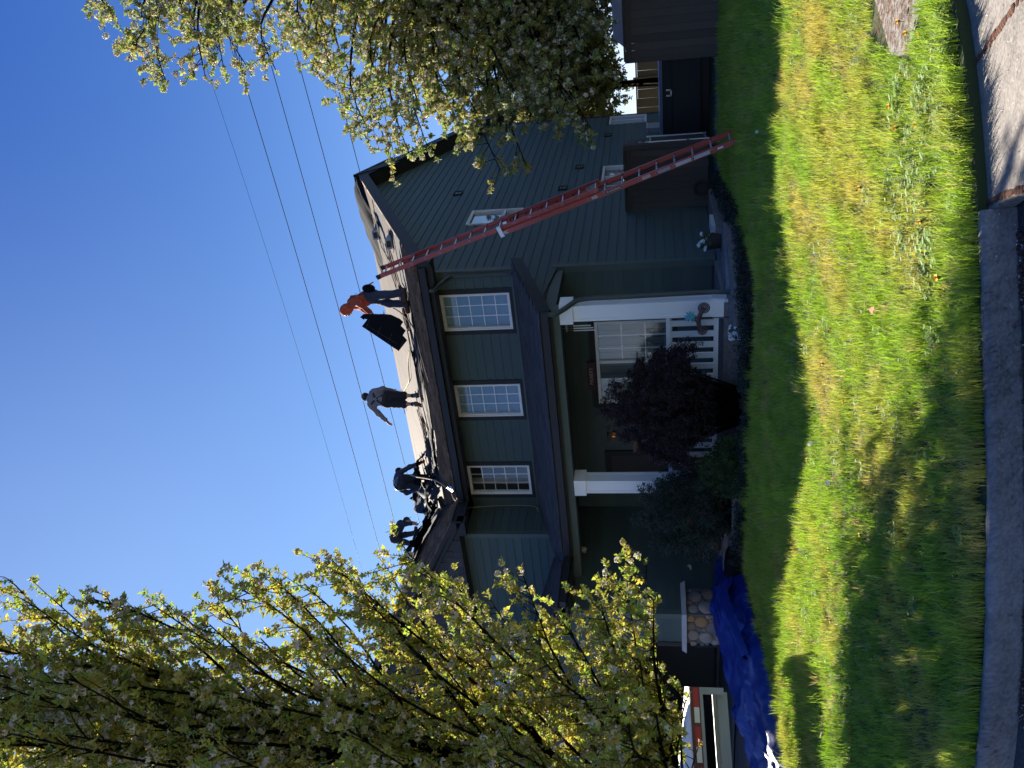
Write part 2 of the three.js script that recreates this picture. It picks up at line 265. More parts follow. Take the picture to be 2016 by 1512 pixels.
  struct('planting_bed', slab([D(-5.0, -1.31, 12.4), D(-5.3, -1.31, 11.55), D(-9.2, -1.32, 11.3), D(-10.8, -1.32, 11.5), D(-11.6, -1.3, 12.4)], new THREE.Vector3(0, -0.15, 0)), M.mulch);
}
// ───────────────────────── the house ─────────────────────────
const XG = -6.2, ZF = 14.7, ZB = 25.8, XS = -11.81, ZW = 13.77, ZG = 11.58, XL = -21;
const roofY = (Z) => (Z < 20.25 ? 4.29 + 0.479 * (Z - 14.16) : 4.29 + 0.479 * (26.34 - Z)); // main roof surface
const wingY = (X) => 4.27 + 0.55 * (X > -16.4 ? -11.2 - X : X + 21.6); // front wing
const porchY = (Z) => 1.82 + 0.335 * (Z - 12.4), skirtY = (X) => 1.82 + 0.317 * (-11.2 - X);
const house = thing('house', 'two storey dark green house with its roof stripped to the tan deck, porch and garage', 'house', D(-11, lawnY(14), 16));
const wallPoint = { x: (c) => (a, Y, o) => D(c + o, Y, a), z: (c) => (a, Y, o) => D(a, Y, c - o) };
let shadeN = 0;
function boards(at, Y0, Y1, range, openings = [], seams = [], expo = 0.178) { // lap siding, each board a piece
  for (let Y = Y0; Y < Y1 - 0.03; Y += expo) {
    const Yt = Math.min(Y + expo, Y1), [a0, b0] = range(Y + 0.004), [a1, b1] = range(Yt - 0.004);
    if (b0 - a0 < 0.05 && b1 - a1 < 0.05) continue;
    const Ym = (Y + Yt) / 2;
    let spans = [[a0, b0, a1, b1]];
    for (const [oa, ob, oy0, oy1] of openings) if (Ym > oy0 && Ym < oy1) spans = spans.flatMap(([p, q, r, s]) => (ob <= Math.min(p, r) || oa >= Math.max(q, s) ? [[p, q, r, s]] : [[p, Math.min(q, oa), r, Math.min(s, oa)], [Math.max(p, ob), q, Math.max(r, ob), s]].filter(([e, f]) => f - e > 0.03)));
    if (seams.length) { const c = seams[Math.floor(hash(Math.round(Y * 50), 3) * seams.length)] + (hash(Math.round(Y * 50), 9) - 0.5) * 1.2; spans = spans.flatMap(([p, q, r, s]) => (c > Math.max(p, r) + 0.5 && c < Math.min(q, s) - 0.5 && hash(Math.round(Y * 50), 5) > 0.35 ? [[p, c - 0.0015, r, c - 0.0015], [c + 0.0015, q, c + 0.0015, s]] : [[p, q, r, s]])); }
    for (const [p, q, r, s] of spans) part(house, 'siding_board', hexa([at(p, Y, 0.003), at(q, Y, 0.003), at(q, Y, 0.021), at(p, Y, 0.021), at(r, Yt, 0.001), at(s, Yt, 0.001), at(s, Yt, 0.006), at(r, Yt, 0.006)]), M.siding[shadeN++ % 4]);
  }
}
function coreWall(at, range, Y0, topAt, openings, thick = 0.14) { // the wall behind the boards, with real openings; topAt(a) -> Y
  const cuts = [...new Set([range[0], range[1], ...openings.flatMap(([a, b]) => [a, b])])].sort((p, q) => p - q), gs = [];
  for (let k = 0; k < cuts.length - 1; k++) {
    const [a, b] = [cuts[k], cuts[k + 1]], m = (a + b) / 2, holes = openings.filter(([p, q]) => m > p && m < q).sort((p, q) => p[2] - q[2]); let y = Y0;
    const put = (y0, y1a, y1b) => gs.push(hexa([at(a, y0, -thick), at(b, y0, -thick), at(b, y0, 0), at(a, y0, 0), at(a, y1a, -thick), at(b, y1b, -thick), at(b, y1b, 0), at(a, y1a, 0)]));
    for (const h of holes) { if (h[2] > y + 0.01) put(y, h[2], h[2]); y = h[3]; }
    put(y, topAt(a), topAt(b));
  }
  return gs;
}
const cores = [];
// gable wall, towards the right
const gableWin = [[17.18, 18.04, 2.8, 3.95], [19.2, 20.75, 0.2, 1.17], [24.8, 25.62, 0.12, 1.17]];
const gx = wallPoint.x(XG), gPad = gableWin.map(([a, b, c, d]) => [a - 0.02, b + 0.02, c - 0.02, d + 0.02]);
{
  const lowTop = (Y) => (Y - 4.08) / 0.479;
  boards(gx, -1.08, 7.05, (Y) => { const d = Y > 4.08 ? (Y - 4.08) / 0.479 : 0; let z0 = Math.max(ZF, 14.16 + d), z1 = Math.min(ZB, 26.34 - d); if (Y > 1.86 && Y < 2.6) z0 = Math.min(ZF, 12.95 + (Y - 1.86) / 0.36); return [z0, z1]; }, gPad, [18.9, 22.2]);
  cores.push(coreWall(gx, [ZF, ZB], -1.3, (Z) => Math.min(roofY(Z) - 0.14, 7.1), [...gableWin, [20.249, 20.25, -1.3, -1.3]]));
  cores.push(hexa([gx(12.98, 1.86, -0.14), gx(ZF, 1.86, -0.14), gx(ZF, 1.86, 0), gx(12.98, 1.86, 0), gx(12.98, 1.9, -0.14), gx(ZF, 2.5, -0.14), gx(ZF, 2.5, 0), gx(12.98, 1.9, 0)]));
  part(house, 'corner_trim', [bx(XG - 0.1, XG + 0.026, -1.08, 1.86, ZF - 0.026, ZF + 0.1), bx(XG - 0.1, XG + 0.026, 2.56, 4.1, ZF - 0.026, ZF + 0.1)], M.sideTrim);
  part(house, 'corner_trim', bx(XG - 0.02, XG + 0.026, -1.08, 4.2, ZB - 0.09, ZB + 0.02), M.trim);
}
// front wall, upper storey, with three windows; porch back wall below
const upWin = [[-7.42, -6.65, 2.72, 4.08], [-9.42, -8.66, 2.72, 4.08], [-11.44, -10.68, 2.73, 4.085]], porchWin = [[-9.16, -7.34, -0.3, 1.16]], door = [[-11.35, -10.4, -1.05, 1.02]];
const fz = wallPoint.z(ZF), padF = (w, p) => w.map(([a, b, c, d]) => [a - p, b + p, c - p, d + p]);
boards(fz, 2.66, 4.1, () => [XS, XG - 0.1], padF(upWin, 0.09), []);
boards(fz, -1.02, 1.75, () => [XS, XG - 0.1], padF([...porchWin, ...door], 0.09), [-9.6]);
cores.push(coreWall(fz, [XS, XG], -1.3, () => 4.2, [...upWin, ...porchWin, ...door]));
part(house, 'band_board', bx(XS, XG - 0.1, 2.5, 2.655, ZF - 0.03, ZF - 0.002), M.sideTrim);
// return wall of the wing and garage side wall
const sx = wallPoint.x(XS);
boards(sx, 2.32, 4.1, () => [ZW, ZF - 0.02]);
boards(sx, -1.12, 1.75, () => [ZG, ZF - 0.02], [], [13]);
cores.push(coreWall(sx, [ZG, ZF], -1.3, (Z) => (Z < ZW ? 2.0 : 4.2), [[ZW - 0.001, ZW, -1.3, -1.3]]));
part(house, 'corner_trim', [bx(XS - 0.09, XS + 0.026, 2.2, 4.12, ZW - 0.026, ZW + 0.09)], M.sideTrim);
part(house, 'corner_trim', [bx(XS - 0.09, XS + 0.026, -0.36, 1.8, ZG - 0.026, ZG + 0.09)], M.sideTrim);
// wing front, upper storey, and garage front
const wz = wallPoint.z(ZW), wingWin = [[-17.0, -15.3, 2.75, 4.4]];
boards(wz, 2.2, 4.15, (Y) => [XL, Math.min(XS - 0.09, -11.2 - (Y < 3.1 ? 0 : 0))], padF(wingWin, 0.09), [-14]);
cores.push(coreWall(wz, [XL, XS], 1.6, (X) => wingY(X) - 0.16, [...wingWin, [-16.401, -16.4, 1.6, 1.6]]));
const gz = wallPoint.z(ZG), opening = [[-17.6, -12.6, -1.4, 1.0]];
boards(gz, -0.34, 2.3, (Y) => [XL, Math.min(XS - 0.09, -11.3 - Math.max(0, (Y - 1.72) / 0.317))], [[-17.7, -12.5, -1.4, 1.1]]);
cores.push(coreWall(gz, [XL, XS], -1.4, (X) => Math.min(skirtY(X), skirtY(-32.8 - X)) - 0.1, opening));
part(house, 'garage_frame', [bx(-12.6, -12.5, -1.3, 1.1, ZG - 0.04, ZG + 0.1), bx(-17.7, -17.6, -1.3, 1.1, ZG - 0.04, ZG + 0.1), bx(-17.6, -12.6, 1.0, 1.1, ZG - 0.04, ZG + 0.1)], M.trim);
part(house, 'door_track', [bx(-12.66, -12.63, -0.1, 0.95, ZG + 0.12, ZG + 0.16)], M.alu);
// closing walls and floors so that the rooms are dark
cores.push(bx(XL, XG - 0.14, -1.3, 4.2, ZB - 0.14, ZB), bx(XL, XL + 0.14, -1.3, 4.2, ZG, ZB), bx(XL, XG - 0.14, -1.35, -1.25, ZF, ZB), bx(XL, XS - 0.14, -1.35, -1.3, ZG, ZF), bx(XL, XG - 0.14, 1.9, 2.0, ZF + 0.14, ZB), bx(XL, XS - 0.14, 1.9, 2.0, ZW, ZF), bx(XL, XS - 0.14, -1.3, 1.9, ZF + 0.9, ZF + 1.0));
part(house, 'wall', cores, M.core);
// window builder: frame with a stepped section, panes and bars as sub-parts, dark trim boards round it
function windowAt(at, [a0, a1, y0, y1], o = {}) {
  const { cols = 1, rows = 1, trim = 0.1, bar: bw = 0.016, mull = [], cross = [], back, inset = 0.0, fw = 0.045 } = o;
  const b = (p, q, r, s, i, j) => hexa([at(p, r, i), at(q, r, i), at(q, r, j), at(p, r, j), at(p, s, i), at(q, s, i), at(q, s, j), at(p, s, j)]);
  if (trim) part(house, 'window_trim', [b(a0 - trim, a1 + trim, y1, y1 + trim, 0.002, 0.028), b(a0 - trim, a1 + trim, y0 - trim, y0, 0.002, 0.028), b(a0 - trim, a0, y0, y1, 0.002, 0.027), b(a1, a1 + trim, y0, y1, 0.002, 0.027)], M.trim);
  const ring = (m, w, i, j) => [b(a0 + m, a1 - m, y1 - m - w, y1 - m, i, j), b(a0 + m, a1 - m, y0 + m, y0 + m + w, i, j), b(a0 + m, a0 + m + w, y0 + m + w, y1 - m - w, i, j), b(a1 - m - w, a1 - m, y0 + m + w, y1 - m - w, i, j)];
  const f = part(house, 'window', [ring(0.0, fw * 0.55, -0.06, 0.04), ring(fw * 0.55, fw * 0.6, -0.06, 0.022)], M.vinyl);
  const m = fw * 1.12, xs = [a0 + m, ...mull, a1 - m], ys = [y0 + m, ...cross, y1 - m];
  for (const c of mull) part(f, 'mullion', b(c - 0.03, c + 0.03, y0 + m, y1 - m, -0.05, 0.02), M.vinyl);
  for (const c of cross) part(f, 'meeting_rail', b(a0 + m, a1 - m, c - 0.025, c + 0.025, -0.05, 0.02), M.vinyl);
  for (let i = 0; i < xs.length - 1; i++) for (let j = 0; j < ys.length - 1; j++) {
    const cc = Array.isArray(cols) ? cols[i] : cols, rc = Array.isArray(rows) ? rows[i] : rows;
    part(f, 'pane', b(xs[i], xs[i + 1], ys[j], ys[j + 1], -0.024, -0.021), M.glass);
    for (let k = 1; k < cc; k++) { const c = lerp(xs[i], xs[i + 1], k / cc); part(f, 'glazing_bar', b(c - bw / 2, c + bw / 2, ys[j], ys[j + 1], -0.04, -0.03), M.vinyl); }
    for (let k = 1; k < rc; k++) { const c = lerp(ys[j], ys[j + 1], k / rc); part(f, 'glazing_bar', b(xs[i], xs[i + 1], c - bw / 2, c + bw / 2, -0.041, -0.031), M.vinyl); }
  }
  if (back) back(f, b, a0, a1, y0, y1);
  return f;
}
const pleats = (f, b, a0, a1, y0, y1, top = 1, m = M.shade) => part(f, 'window_shade', b(a0 + 0.03, a1 - 0.03, lerp(y1, y0, top) + 0.03, y1 - 0.03, -0.1, -0.085), m);
const shadeA = std(0.07, 0.17, 0.27, 0.8, bumped(T.grain, 0.001)), shadeB = std(0.2, 0.3, 0.36, 0.8);
windowAt(fz, upWin[0], { cols: 3, rows: 5, back: (f, b, ...r) => { pleats(f, b, ...r, 1, shadeA); part(f, 'window_valance', b(r[0] + 0.04, r[1] - 0.04, r[3] - 0.27, r[3] - 0.03, -0.082, -0.07), shadeB); } });
windowAt(fz, upWin[1], { cols: 3, rows: 5, back: (f, b, ...r) => { pleats(f, b, ...r, 1, shadeA); part(f, 'window_valance', b(r[0] + 0.04, r[1] - 0.04, r[3] - 0.24, r[3] - 0.03, -0.082, -0.07), shadeB); } });
windowAt(fz, upWin[2], { cols: 3, rows: 5, back: (f, b, a0, a1, y0, y1) => { part(f, 'curtain', [b(a0 + 0.05, a0 + 0.2, y0, y1, -0.3, -0.27)], M.curtain); } });
windowAt(fz, porchWin[0], { cols: [1, 3], rows: [1, 3], mull: [-8.23], fw: 0.05, back: (f, b, a0, a1, y0, y1) => { const g = []; for (let k = 0; k < 22; k++) g.push(b(a0 + 0.04 + k * 0.08, a0 + 0.113 + k * 0.08, y0 + 0.03, y1 - 0.06, -0.12 - (k % 2) * 0.012, -0.11 - (k % 2) * 0.012)); part(f, 'vertical_blind', g, M.shade); } });
windowAt(gx, gableWin[0], { trim: 0, cross: [3.2], back: (f, b, ...r) => pleats(f, b, ...r, 1, std(0.07, 0.14, 0.1, 0.8)) });
windowAt(gx, gableWin[1], { trim: 0, mull: [19.97], back: (f, b, ...r) => pleats(f, b, ...r, 0.8, M.curtain) });
windowAt(gx, gableWin[2], { trim: 0, mull: [25.2], back: (f, b, ...r) => pleats(f, b, ...r, 0.6, M.room) });
windowAt(wz, wingWin[0], { cross: [3.55], mull: [-16.15], back: (f, b, ...r) => pleats(f, b, ...r, 1, std(0.2, 0.32, 0.42, 0.8)) });
{ // front door, deep in the porch
  const d = part(house, 'front_door', bx(-11.3, -10.45, -1.03, 0.98, ZF - 0.02, ZF + 0.03), std(0.03, 0.022, 0.02, 0.5));
  part(d, 'door_frame', [bx(-11.42, -11.3, -1.03, 1.1, ZF - 0.035, ZF + 0.02), bx(-10.45, -10.33, -1.03, 1.1, ZF - 0.035, ZF + 0.02), bx(-11.3, -10.45, 0.98, 1.1, ZF - 0.035, ZF + 0.02)], M.trim);
  part(d, 'door_handle', ball(D(-10.55, 0.0, ZF - 0.05), 0.03), M.alu);
}
// louvred vents and fittings on the gable
for (const [Y, Z] of [[4.53, 19.36], [2.04, 19.26], [1.16, 23.62], [1.75, 20.85]]) { const v = part(house, 'wall_vent', [bx(XG, XG + 0.05, Y - 0.09, Y + 0.09, Z - 0.12, Z - 0.1), bx(XG, XG + 0.05, Y - 0.09, Y + 0.09, Z + 0.1, Z + 0.12), bx(XG, XG + 0.055, Y + 0.08, Y + 0.1, Z - 0.12, Z + 0.12), bx(XG, XG + 0.055, Y - 0.1, Y - 0.08, Z - 0.12, Z + 0.12)], M.trim); part(v, 'louvre', [-0.05, 0, 0.05].map((k) => bx(XG, XG + 0.035, Y + k - 0.008, Y + k + 0.008, Z - 0.1, Z + 0.1)), M.steel); }
{ const m = part(house, 'meter_box', bx(XG, XG + 0.14, -0.3, 0.12, 23.6, 24.15), std(0.24, 0.26, 0.27, 0.5)); part(m, 'box_lid', bx(XG, XG + 0.16, 0.1, 0.125, 23.58, 24.17), M.alu); part(m, 'conduit', tube([D(XG + 0.08, -0.3, 23.7), D(XG + 0.12, -0.45, 23.66), D(XG + 0.08, -0.6, 23.75)], 0.03), M.vinyl); }
// ── roofs ──
const TH = Math.atan(0.479), CO = Math.cos(TH), SI = Math.sin(TH), NR = new THREE.Vector3(0, CO, SI);
const onRoof = (X, d, off = 0) => D(X, 4.29 + 0.479 * d, 14.16 + d).addScaledVector(NR, off); // d: plan distance up from the front eave
const TW = Math.atan(0.55), NW = new THREE.Vector3(Math.sin(TW), Math.cos(TW), 0);
const onWing = (Z, d, off = 0) => D(-11.2 - d, 4.27 + 0.55 * d, Z).addScaledVector(NW, off);
const valleyX = (d) => -11.2 - (0.02 + 0.479 * d) / 0.55;
const down = (n, t) => n.clone().multiplyScalar(-t);
part(house, 'roof', [slab([onRoof(-5.85, 0, -0.03), onRoof(-5.85, 6.09, -0.03), onRoof(-16.45, 6.09, -0.03), onRoof(-11.15, 0, -0.03)], down(NR, 0.12)),
  slab([D(-5.85, roofY(20.25) - 0.03, 20.25), D(-5.85, 4.26, 26.34), D(-21.6, 4.26, 26.34), D(-21.6, roofY(20.25) - 0.03, 20.25)], new THREE.Vector3(0, -0.13, 0)),
  slab([onWing(13.4, 0, -0.03), onWing(13.4, 5.2, -0.03), onWing(20.3, 5.2, -0.03), onWing(14.2, 0, -0.03)], down(NW, 0.12)),
  slab([D(-16.4, 7.12, 13.4), D(-21.6, 4.25, 13.4), D(-21.6, 4.25, 21), D(-16.4, 7.12, 21)], new THREE.Vector3(0, -0.13, 0))], M.shingleDark);
// plywood deck, panel by panel
{
  const rows = 6, dd = 1.1;
  for (let r = 0; r < rows; r++) {
    const d0 = r * dd + 0.0, d1 = Math.min(6.07, d0 + dd - 0.004); if (d0 > 6) break;
    for (let x = -5.87 - (r % 2 ? 1.22 : 0); x > -17; ) {
      const w = r % 2 && x > -5.9 ? 1.22 : 2.44, xa = x, xb = x - w; x = xb;
      const b0 = Math.max(xb, valleyX(d0) + 0.02), b1 = Math.max(xb, valleyX(d1) + 0.02); if (b0 > xa - 0.1 && b1 > xa - 0.1) break;
      const q = [onRoof(xa - 0.002, d0, -0.029), onRoof(Math.min(b0, xa - 0.01) + 0.002, d0, -0.029), onRoof(Math.min(b1, xa - 0.01) + 0.002, d1, -0.029), onRoof(xa - 0.002, d1, -0.029)];
      const lift = 0.009 + hash(r, Math.round(x * 10)) * 0.004;
      part(house, 'roof_panel', slab(q, NR.clone().multiplyScalar(lift)), M.ply[Math.floor(hash(r, Math.round(x * 10), 7) * 3)]);
    }
  }
  // raw bright edge of the deck along the rake, fascias, soffits
  part(house, 'deck_edge', [0.5, 1.7, 3.0, 4.0, 5.0].map((d, k) => bar(onRoof(-5.86, d + 0.1, -0.022), onRoof(-5.86, d + 0.8 + 0.3 * hash(k, 2), -0.022), 0.03 + 0.03 * hash(k, 8), 0.018, NR)), M.rawEdge);
  const fa = (a, b, h, w = 0.035) => bar(a, b, w, h, new THREE.Vector3(0, 1, 0));
  part(house, 'rake_board', [slab([D(-5.82, 4.27, 14.13), D(-5.82, 7.19, 20.25), D(-5.82, 6.93, 20.25), D(-5.82, 4.01, 14.13)], new THREE.Vector3(-0.035, 0, 0)), slab([D(-5.82, 7.19, 20.25), D(-5.82, 4.27, 26.37), D(-5.82, 4.01, 26.37), D(-5.82, 6.93, 20.25)], new THREE.Vector3(-0.035, 0, 0))], M.trim);
  part(house, 'rake_board', [slab([D(-5.80, 6.3, 22.0 - 0.9), D(-5.80, 7.3, 20.2), D(-5.80, 7.2, 20.2), D(-5.80, 6.75, 21.1)], new THREE.Vector3(-0.06, 0, 0))], M.trim);
  part(house, 'ridge_cap', [slab([D(-5.8, 7.22, 20.2), D(-5.8, 6.62, 21.55), D(-6.4, 6.62, 21.55), D(-6.4, 7.22, 20.2)], new THREE.Vector3(0, 0.07, 0))], M.shingleDark);
  part(house, 'soffit', [slab([D(-5.86, 4.0, 14.18), D(-5.86, 6.93, 20.25), D(-6.2, 6.93, 20.25), D(-6.2, 4.0, 14.18)], new THREE.Vector3(0, 0.02, 0)), slab([D(-5.86, 6.93, 20.25), D(-5.86, 4.02, 26.34), D(-6.2, 4.02, 26.34), D(-6.2, 6.93, 20.25)], new THREE.Vector3(0, 0.02, 0)), bx(-5.86, -11.81, 4.09, 4.11, 14.2, ZF)], M.ceiling);
  // front eave: fascia and gutter
  part(house, 'fascia', [bx(-5.84, -11.2, 4.02, 4.24, 14.17, 14.2), bx(-11.235, -11.2, 4.02, 4.24, 13.42, 14.17)], M.trim);
  part(house, 'gutter', [bx(-5.84, -11.15, 4.1, 4.225, 14.05, 14.165)], M.gutter);
  // wing: rakes, gable of shakes, soffit
  part(house, 'rake_board', [slab([D(-11.18, 4.26, 13.4), D(-16.4, 7.13, 13.4), D(-16.4, 6.9, 13.4), D(-11.18, 4.03, 13.4)], new THREE.Vector3(0, 0, -0.035)), slab([D(-16.4, 7.13, 13.4), D(-21.6, 4.26, 13.4), D(-21.6, 4.03, 13.4), D(-16.4, 6.9, 13.4)], new THREE.Vector3(0, 0, -0.035))], M.trim);
  part(house, 'gable_panel', slab([D(-11.5, 4.18, 13.5), D(-16.4, 6.88, 13.5), D(-21.3, 4.18, 13.5)], new THREE.Vector3(0, 0, -0.27)), M.core);
  const shake = [0, 1, 2].map((k) => std(0.04 + 0.008 * k, 0.04 + 0.007 * k, 0.047 + 0.008 * k, 0.85, bumped(T.wood, 0.004)));
  for (let r = 0; r < 15; r++) { const Y = 4.18 + r * 0.17, half = (6.9 - Y - 0.16) / 0.55; if (half < 0.2) break; let n = 0; for (let x = -16.4 + half; x > -16.4 - half; ) { const w = rr(0.16, 0.34), x1 = Math.max(x - w, -16.4 - half); if (x1 > -19.2) { part(house, 'shake', bx(x - 0.003, x1 + 0.003, Y + 0.004 + rr(0, 0.012), Y + 0.18, 13.475 + rr(0, 0.012), 13.499), shake[n++ % 3]); } x = x1; } }
  part(house, 'soffit', [bx(-11.22, -21.6, 4.14, 4.17, 13.42, ZW), bx(-11.22, XS, 4.09, 4.12, ZW, ZF)], M.ceiling);
  part(house, 'return_box', bx(-11.2, -11.55, 3.98, 4.16, 13.4, 13.62), M.trim);
}
// shingles that are still on: small tabs in courses
{
  const tabs = [], col = (g, c) => { const a = new Float32Array(g.attributes.position.count * 3); for (let k = 0; k < a.length; k += 3) { a[k] = c[0]; a[k + 1] = c[1]; a[k + 2] = c[2]; } g.setAttribute('color', new THREE.BufferAttribute(a, 3)); return g; };
  const tone = (base) => { const k = 0.55 + 0.8 * rnd(); return base.map((b) => b * k); };
  const tab = (f, a0, a1, d0, d1, base) => tabs.push(col(hexa([f(a0, d0, -0.005), f(a1, d0, -0.005), f(a1, d0, 0.026), f(a0, d0, 0.026), f(a0, d1, -0.008), f(a1, d1, -0.008), f(a1, d1, 0.002), f(a0, d1, 0.002)]), tone(base)));
  const B = [0.15, 0.118, 0.098], edgeD = (X) => 1.28 + 0.5 * (fbm(X * 0.9, 3) - 0.5) + (X < -10.4 ? (X + 10.4) * -0.15 : 0);
  for (let r = 0; r < 16; r++) { const d0 = r * 0.105 - 0.03, d1 = d0 + 0.125; for (let X = -5.83 - (r % 2) * 0.12; X > -13; ) { const w = rr(0.14, 0.3); if (d0 < edgeD(X) + 0.1 * noise(X * 3, r) && X - w > valleyX(d0) - 0.06) tab(onRoof, X - 0.004, X - w + 0.004, d0, d1, B); X -= w; } }
  // islands of shingle higher up, half torn
  for (const [xa, xb, da, db] of [[-7.3, -8.1, 2.3, 2.75], [-8.6, -9.9, 2.1, 2.35], [-11.0, -11.9, 2.6, 3.0]]) for (let d = da; d < db; d += 0.105) for (let X = xa; X > xb; X -= 0.25) if (rnd() > 0.35) tab(onRoof, X, X - 0.24, d, d + 0.12, [0.12, 0.1, 0.09]);
  const wingTop = (Z) => 4.6 + 0.6 * (fbm(Z * 1.2, 8) - 0.5) - (Z > 14.9 ? (Z - 14.9) * 0.35 : 0);
  for (let r = 0; r < 46; r++) { const d0 = r * 0.118 - 0.03, d1 = d0 + 0.135; for (let Z = 13.38 + (r % 2) * 0.1 - 0.1; Z < 20.2; ) { const w = rr(0.14, 0.3), zv = 14.14 + 1.148 * d0; if (Z + w < zv + 0.1 && (d0 < wingTop(Z) || Z < 14.6) && !(Z > 14.5 && Z > 13.9 + 0.72 * d0 + 0.5 * noise(Z, r * 0.4) && d0 > 0.5)) tab((a, d, o) => onWing(a, d, o), Math.max(13.36, Z) + 0.004, Z + w - 0.004, d0, d1, [0.15, 0.132, 0.125]); Z += w; } }
  const sf = part(house, 'shingle_field', tabs, M.shingle); sf.userData.kind = 'stuff';
}
// torn underlayment left on the deck
function ribbon(pts, w, wob, m, name = 'torn_felt') { // pts: [X, d]; a crumpled strip lying on the roof
  const c = new THREE.CatmullRomCurve3(pts.map(([x, d]) => new THREE.Vector3(x, 0, d))), s = pts[0][0] * 7;
  part(house, name, sheet(Math.max(12, pts.length * 7), 5, (u, v) => { const p = c.getPoint(u), t = c.getTangent(u), e = w * (0.35 + 0.9 * noise(u * 14, s)) * Math.min(1, 6 * u + 0.1, 6 * (1 - u) + 0.1); const o = (v - 0.5) * e + (noise(u * 20, v * 4, s) - 0.5) * wob; return onRoof(p.x - t.z * o, p.z + t.x * o, 0.012 + 0.03 * noise(u * 24, v * 5, s + 2) + (v > 0.5 ? 0.02 * noise(u * 9, 1, s) : 0)); }), m);
}
ribbon([[-5.95, 1.35], [-6.8, 1.38], [-7.6, 1.3], [-8.5, 1.5], [-9.6, 1.5], [-10.4, 1.65], [-11.2, 1.8]], 0.3, 0.08, M.felt);
ribbon([[-7.2, 1.75], [-8.2, 1.7], [-9.2, 1.72], [-9.9, 1.85]], 0.12, 0.06, M.felt);
ribbon([[-6.35, 4.6], [-6.55, 3.9], [-6.8, 3.5], [-7.1, 3.2], [-7.5, 2.8]], 0.28, 0.12, M.felt);
ribbon([[-6.6, 3.3], [-7.0, 2.9], [-7.6, 2.55], [-8.3, 2.35], [-9.0, 2.3]], 0.16, 0.1, M.felt);
ribbon([[-8.0, 2.5], [-8.8, 2.2], [-9.5, 2.15]], 0.14, 0.1, M.felt);
ribbon([[-10.7, 2.5], [-11.2, 2.35], [-11.9, 2.4], [-12.5, 2.7]], 0.3, 0.14, M.felt);
ribbon([[-10.9, 3.2], [-11.5, 2.9], [-12.2, 3.0]], 0.16, 0.1, M.felt);
ribbon([[-10.55, 1.9], [-11.0, 1.95], [-11.8, 2.1], [-12.3, 2.3]], 0.5, 0.14, M.feltGrey);
ribbon([[-12.4, 3.3], [-12.9, 3.1], [-13.6, 3.4]], 0.35, 0.16, M.felt);
ribbon([[-13.1, 4.4], [-13.7, 4.0], [-14.3, 4.3]], 0.4, 0.16, M.felt);
ribbon([[-9.9, 5.95], [-10.3, 6.02], [-10.7, 5.9]], 0.12, 0.05, M.felt);
ribbon([[-12.0, 5.95], [-12.4, 6.0], [-12.7, 5.85]], 0.12, 0.05, M.felt);
// curled sheet of old shingles folded over at the ridge end
{
  const lo = new THREE.CatmullRomCurve3([D(-5.9, 6.95, 19.9), D(-6.35, 6.55, 19.05), D(-6.95, 6.3, 18.6), D(-7.5, 6.35, 18.6), D(-8.0, 6.5, 18.9)]), hi = new THREE.CatmullRomCurve3([D(-5.82, 7.26, 20.3), D(-6.2, 7.36, 20.3), D(-6.7, 7.36, 20.3), D(-7.4, 7.24, 20.25), D(-8.05, 6.85, 19.6)]);
  part(house, 'folded_shingles', sheet(26, 10, (u, v) => { const a = lo.getPoint(u), b = hi.getPoint(u); return a.lerp(b, v).addScaledVector(NR, 0.05 * Math.sin(v * Math.PI) * (0.5 + 0.5 * noise(u * 6, 2)) + 0.04 * noise(u * 12, v * 5, 3)); }), M.felt);
}
for (const [X, d] of [[-6.78, 4.5], [-6.28, 2.56]]) { // two roof vents on their flashings
  const f = part(house, 'roof_vent', slab([onRoof(X + 0.18, d - 0.2, 0.0), onRoof(X - 0.18, d - 0.2, 0.0), onRoof(X - 0.16, d + 0.2, 0.0), onRoof(X + 0.16, d + 0.2, 0.0)], NR.clone().multiplyScalar(0.012)), M.steel);
  part(f, 'vent_hood', hexa([onRoof(X + 0.12, d - 0.14, 0.01), onRoof(X - 0.12, d - 0.14, 0.01), onRoof(X - 0.12, d + 0.12, 0.01), onRoof(X + 0.12, d + 0.12, 0.01), onRoof(X + 0.1, d - 0.12, 0.13), onRoof(X - 0.1, d - 0.12, 0.13), onRoof(X - 0.1, d + 0.1, 0.03), onRoof(X + 0.1, d + 0.1, 0.03)]), M.steel);
  part(f, 'vent_mouth', hexa([onRoof(X + 0.07, d - 0.145, 0.025), onRoof(X - 0.07, d - 0.145, 0.025), onRoof(X - 0.07, d - 0.13, 0.025), onRoof(X + 0.07, d - 0.13, 0.025), onRoof(X + 0.07, d - 0.13, 0.11), onRoof(X - 0.07, d - 0.13, 0.11), onRoof(X - 0.07, d - 0.12, 0.11), onRoof(X + 0.07, d - 0.12, 0.11)]), M.black);
}
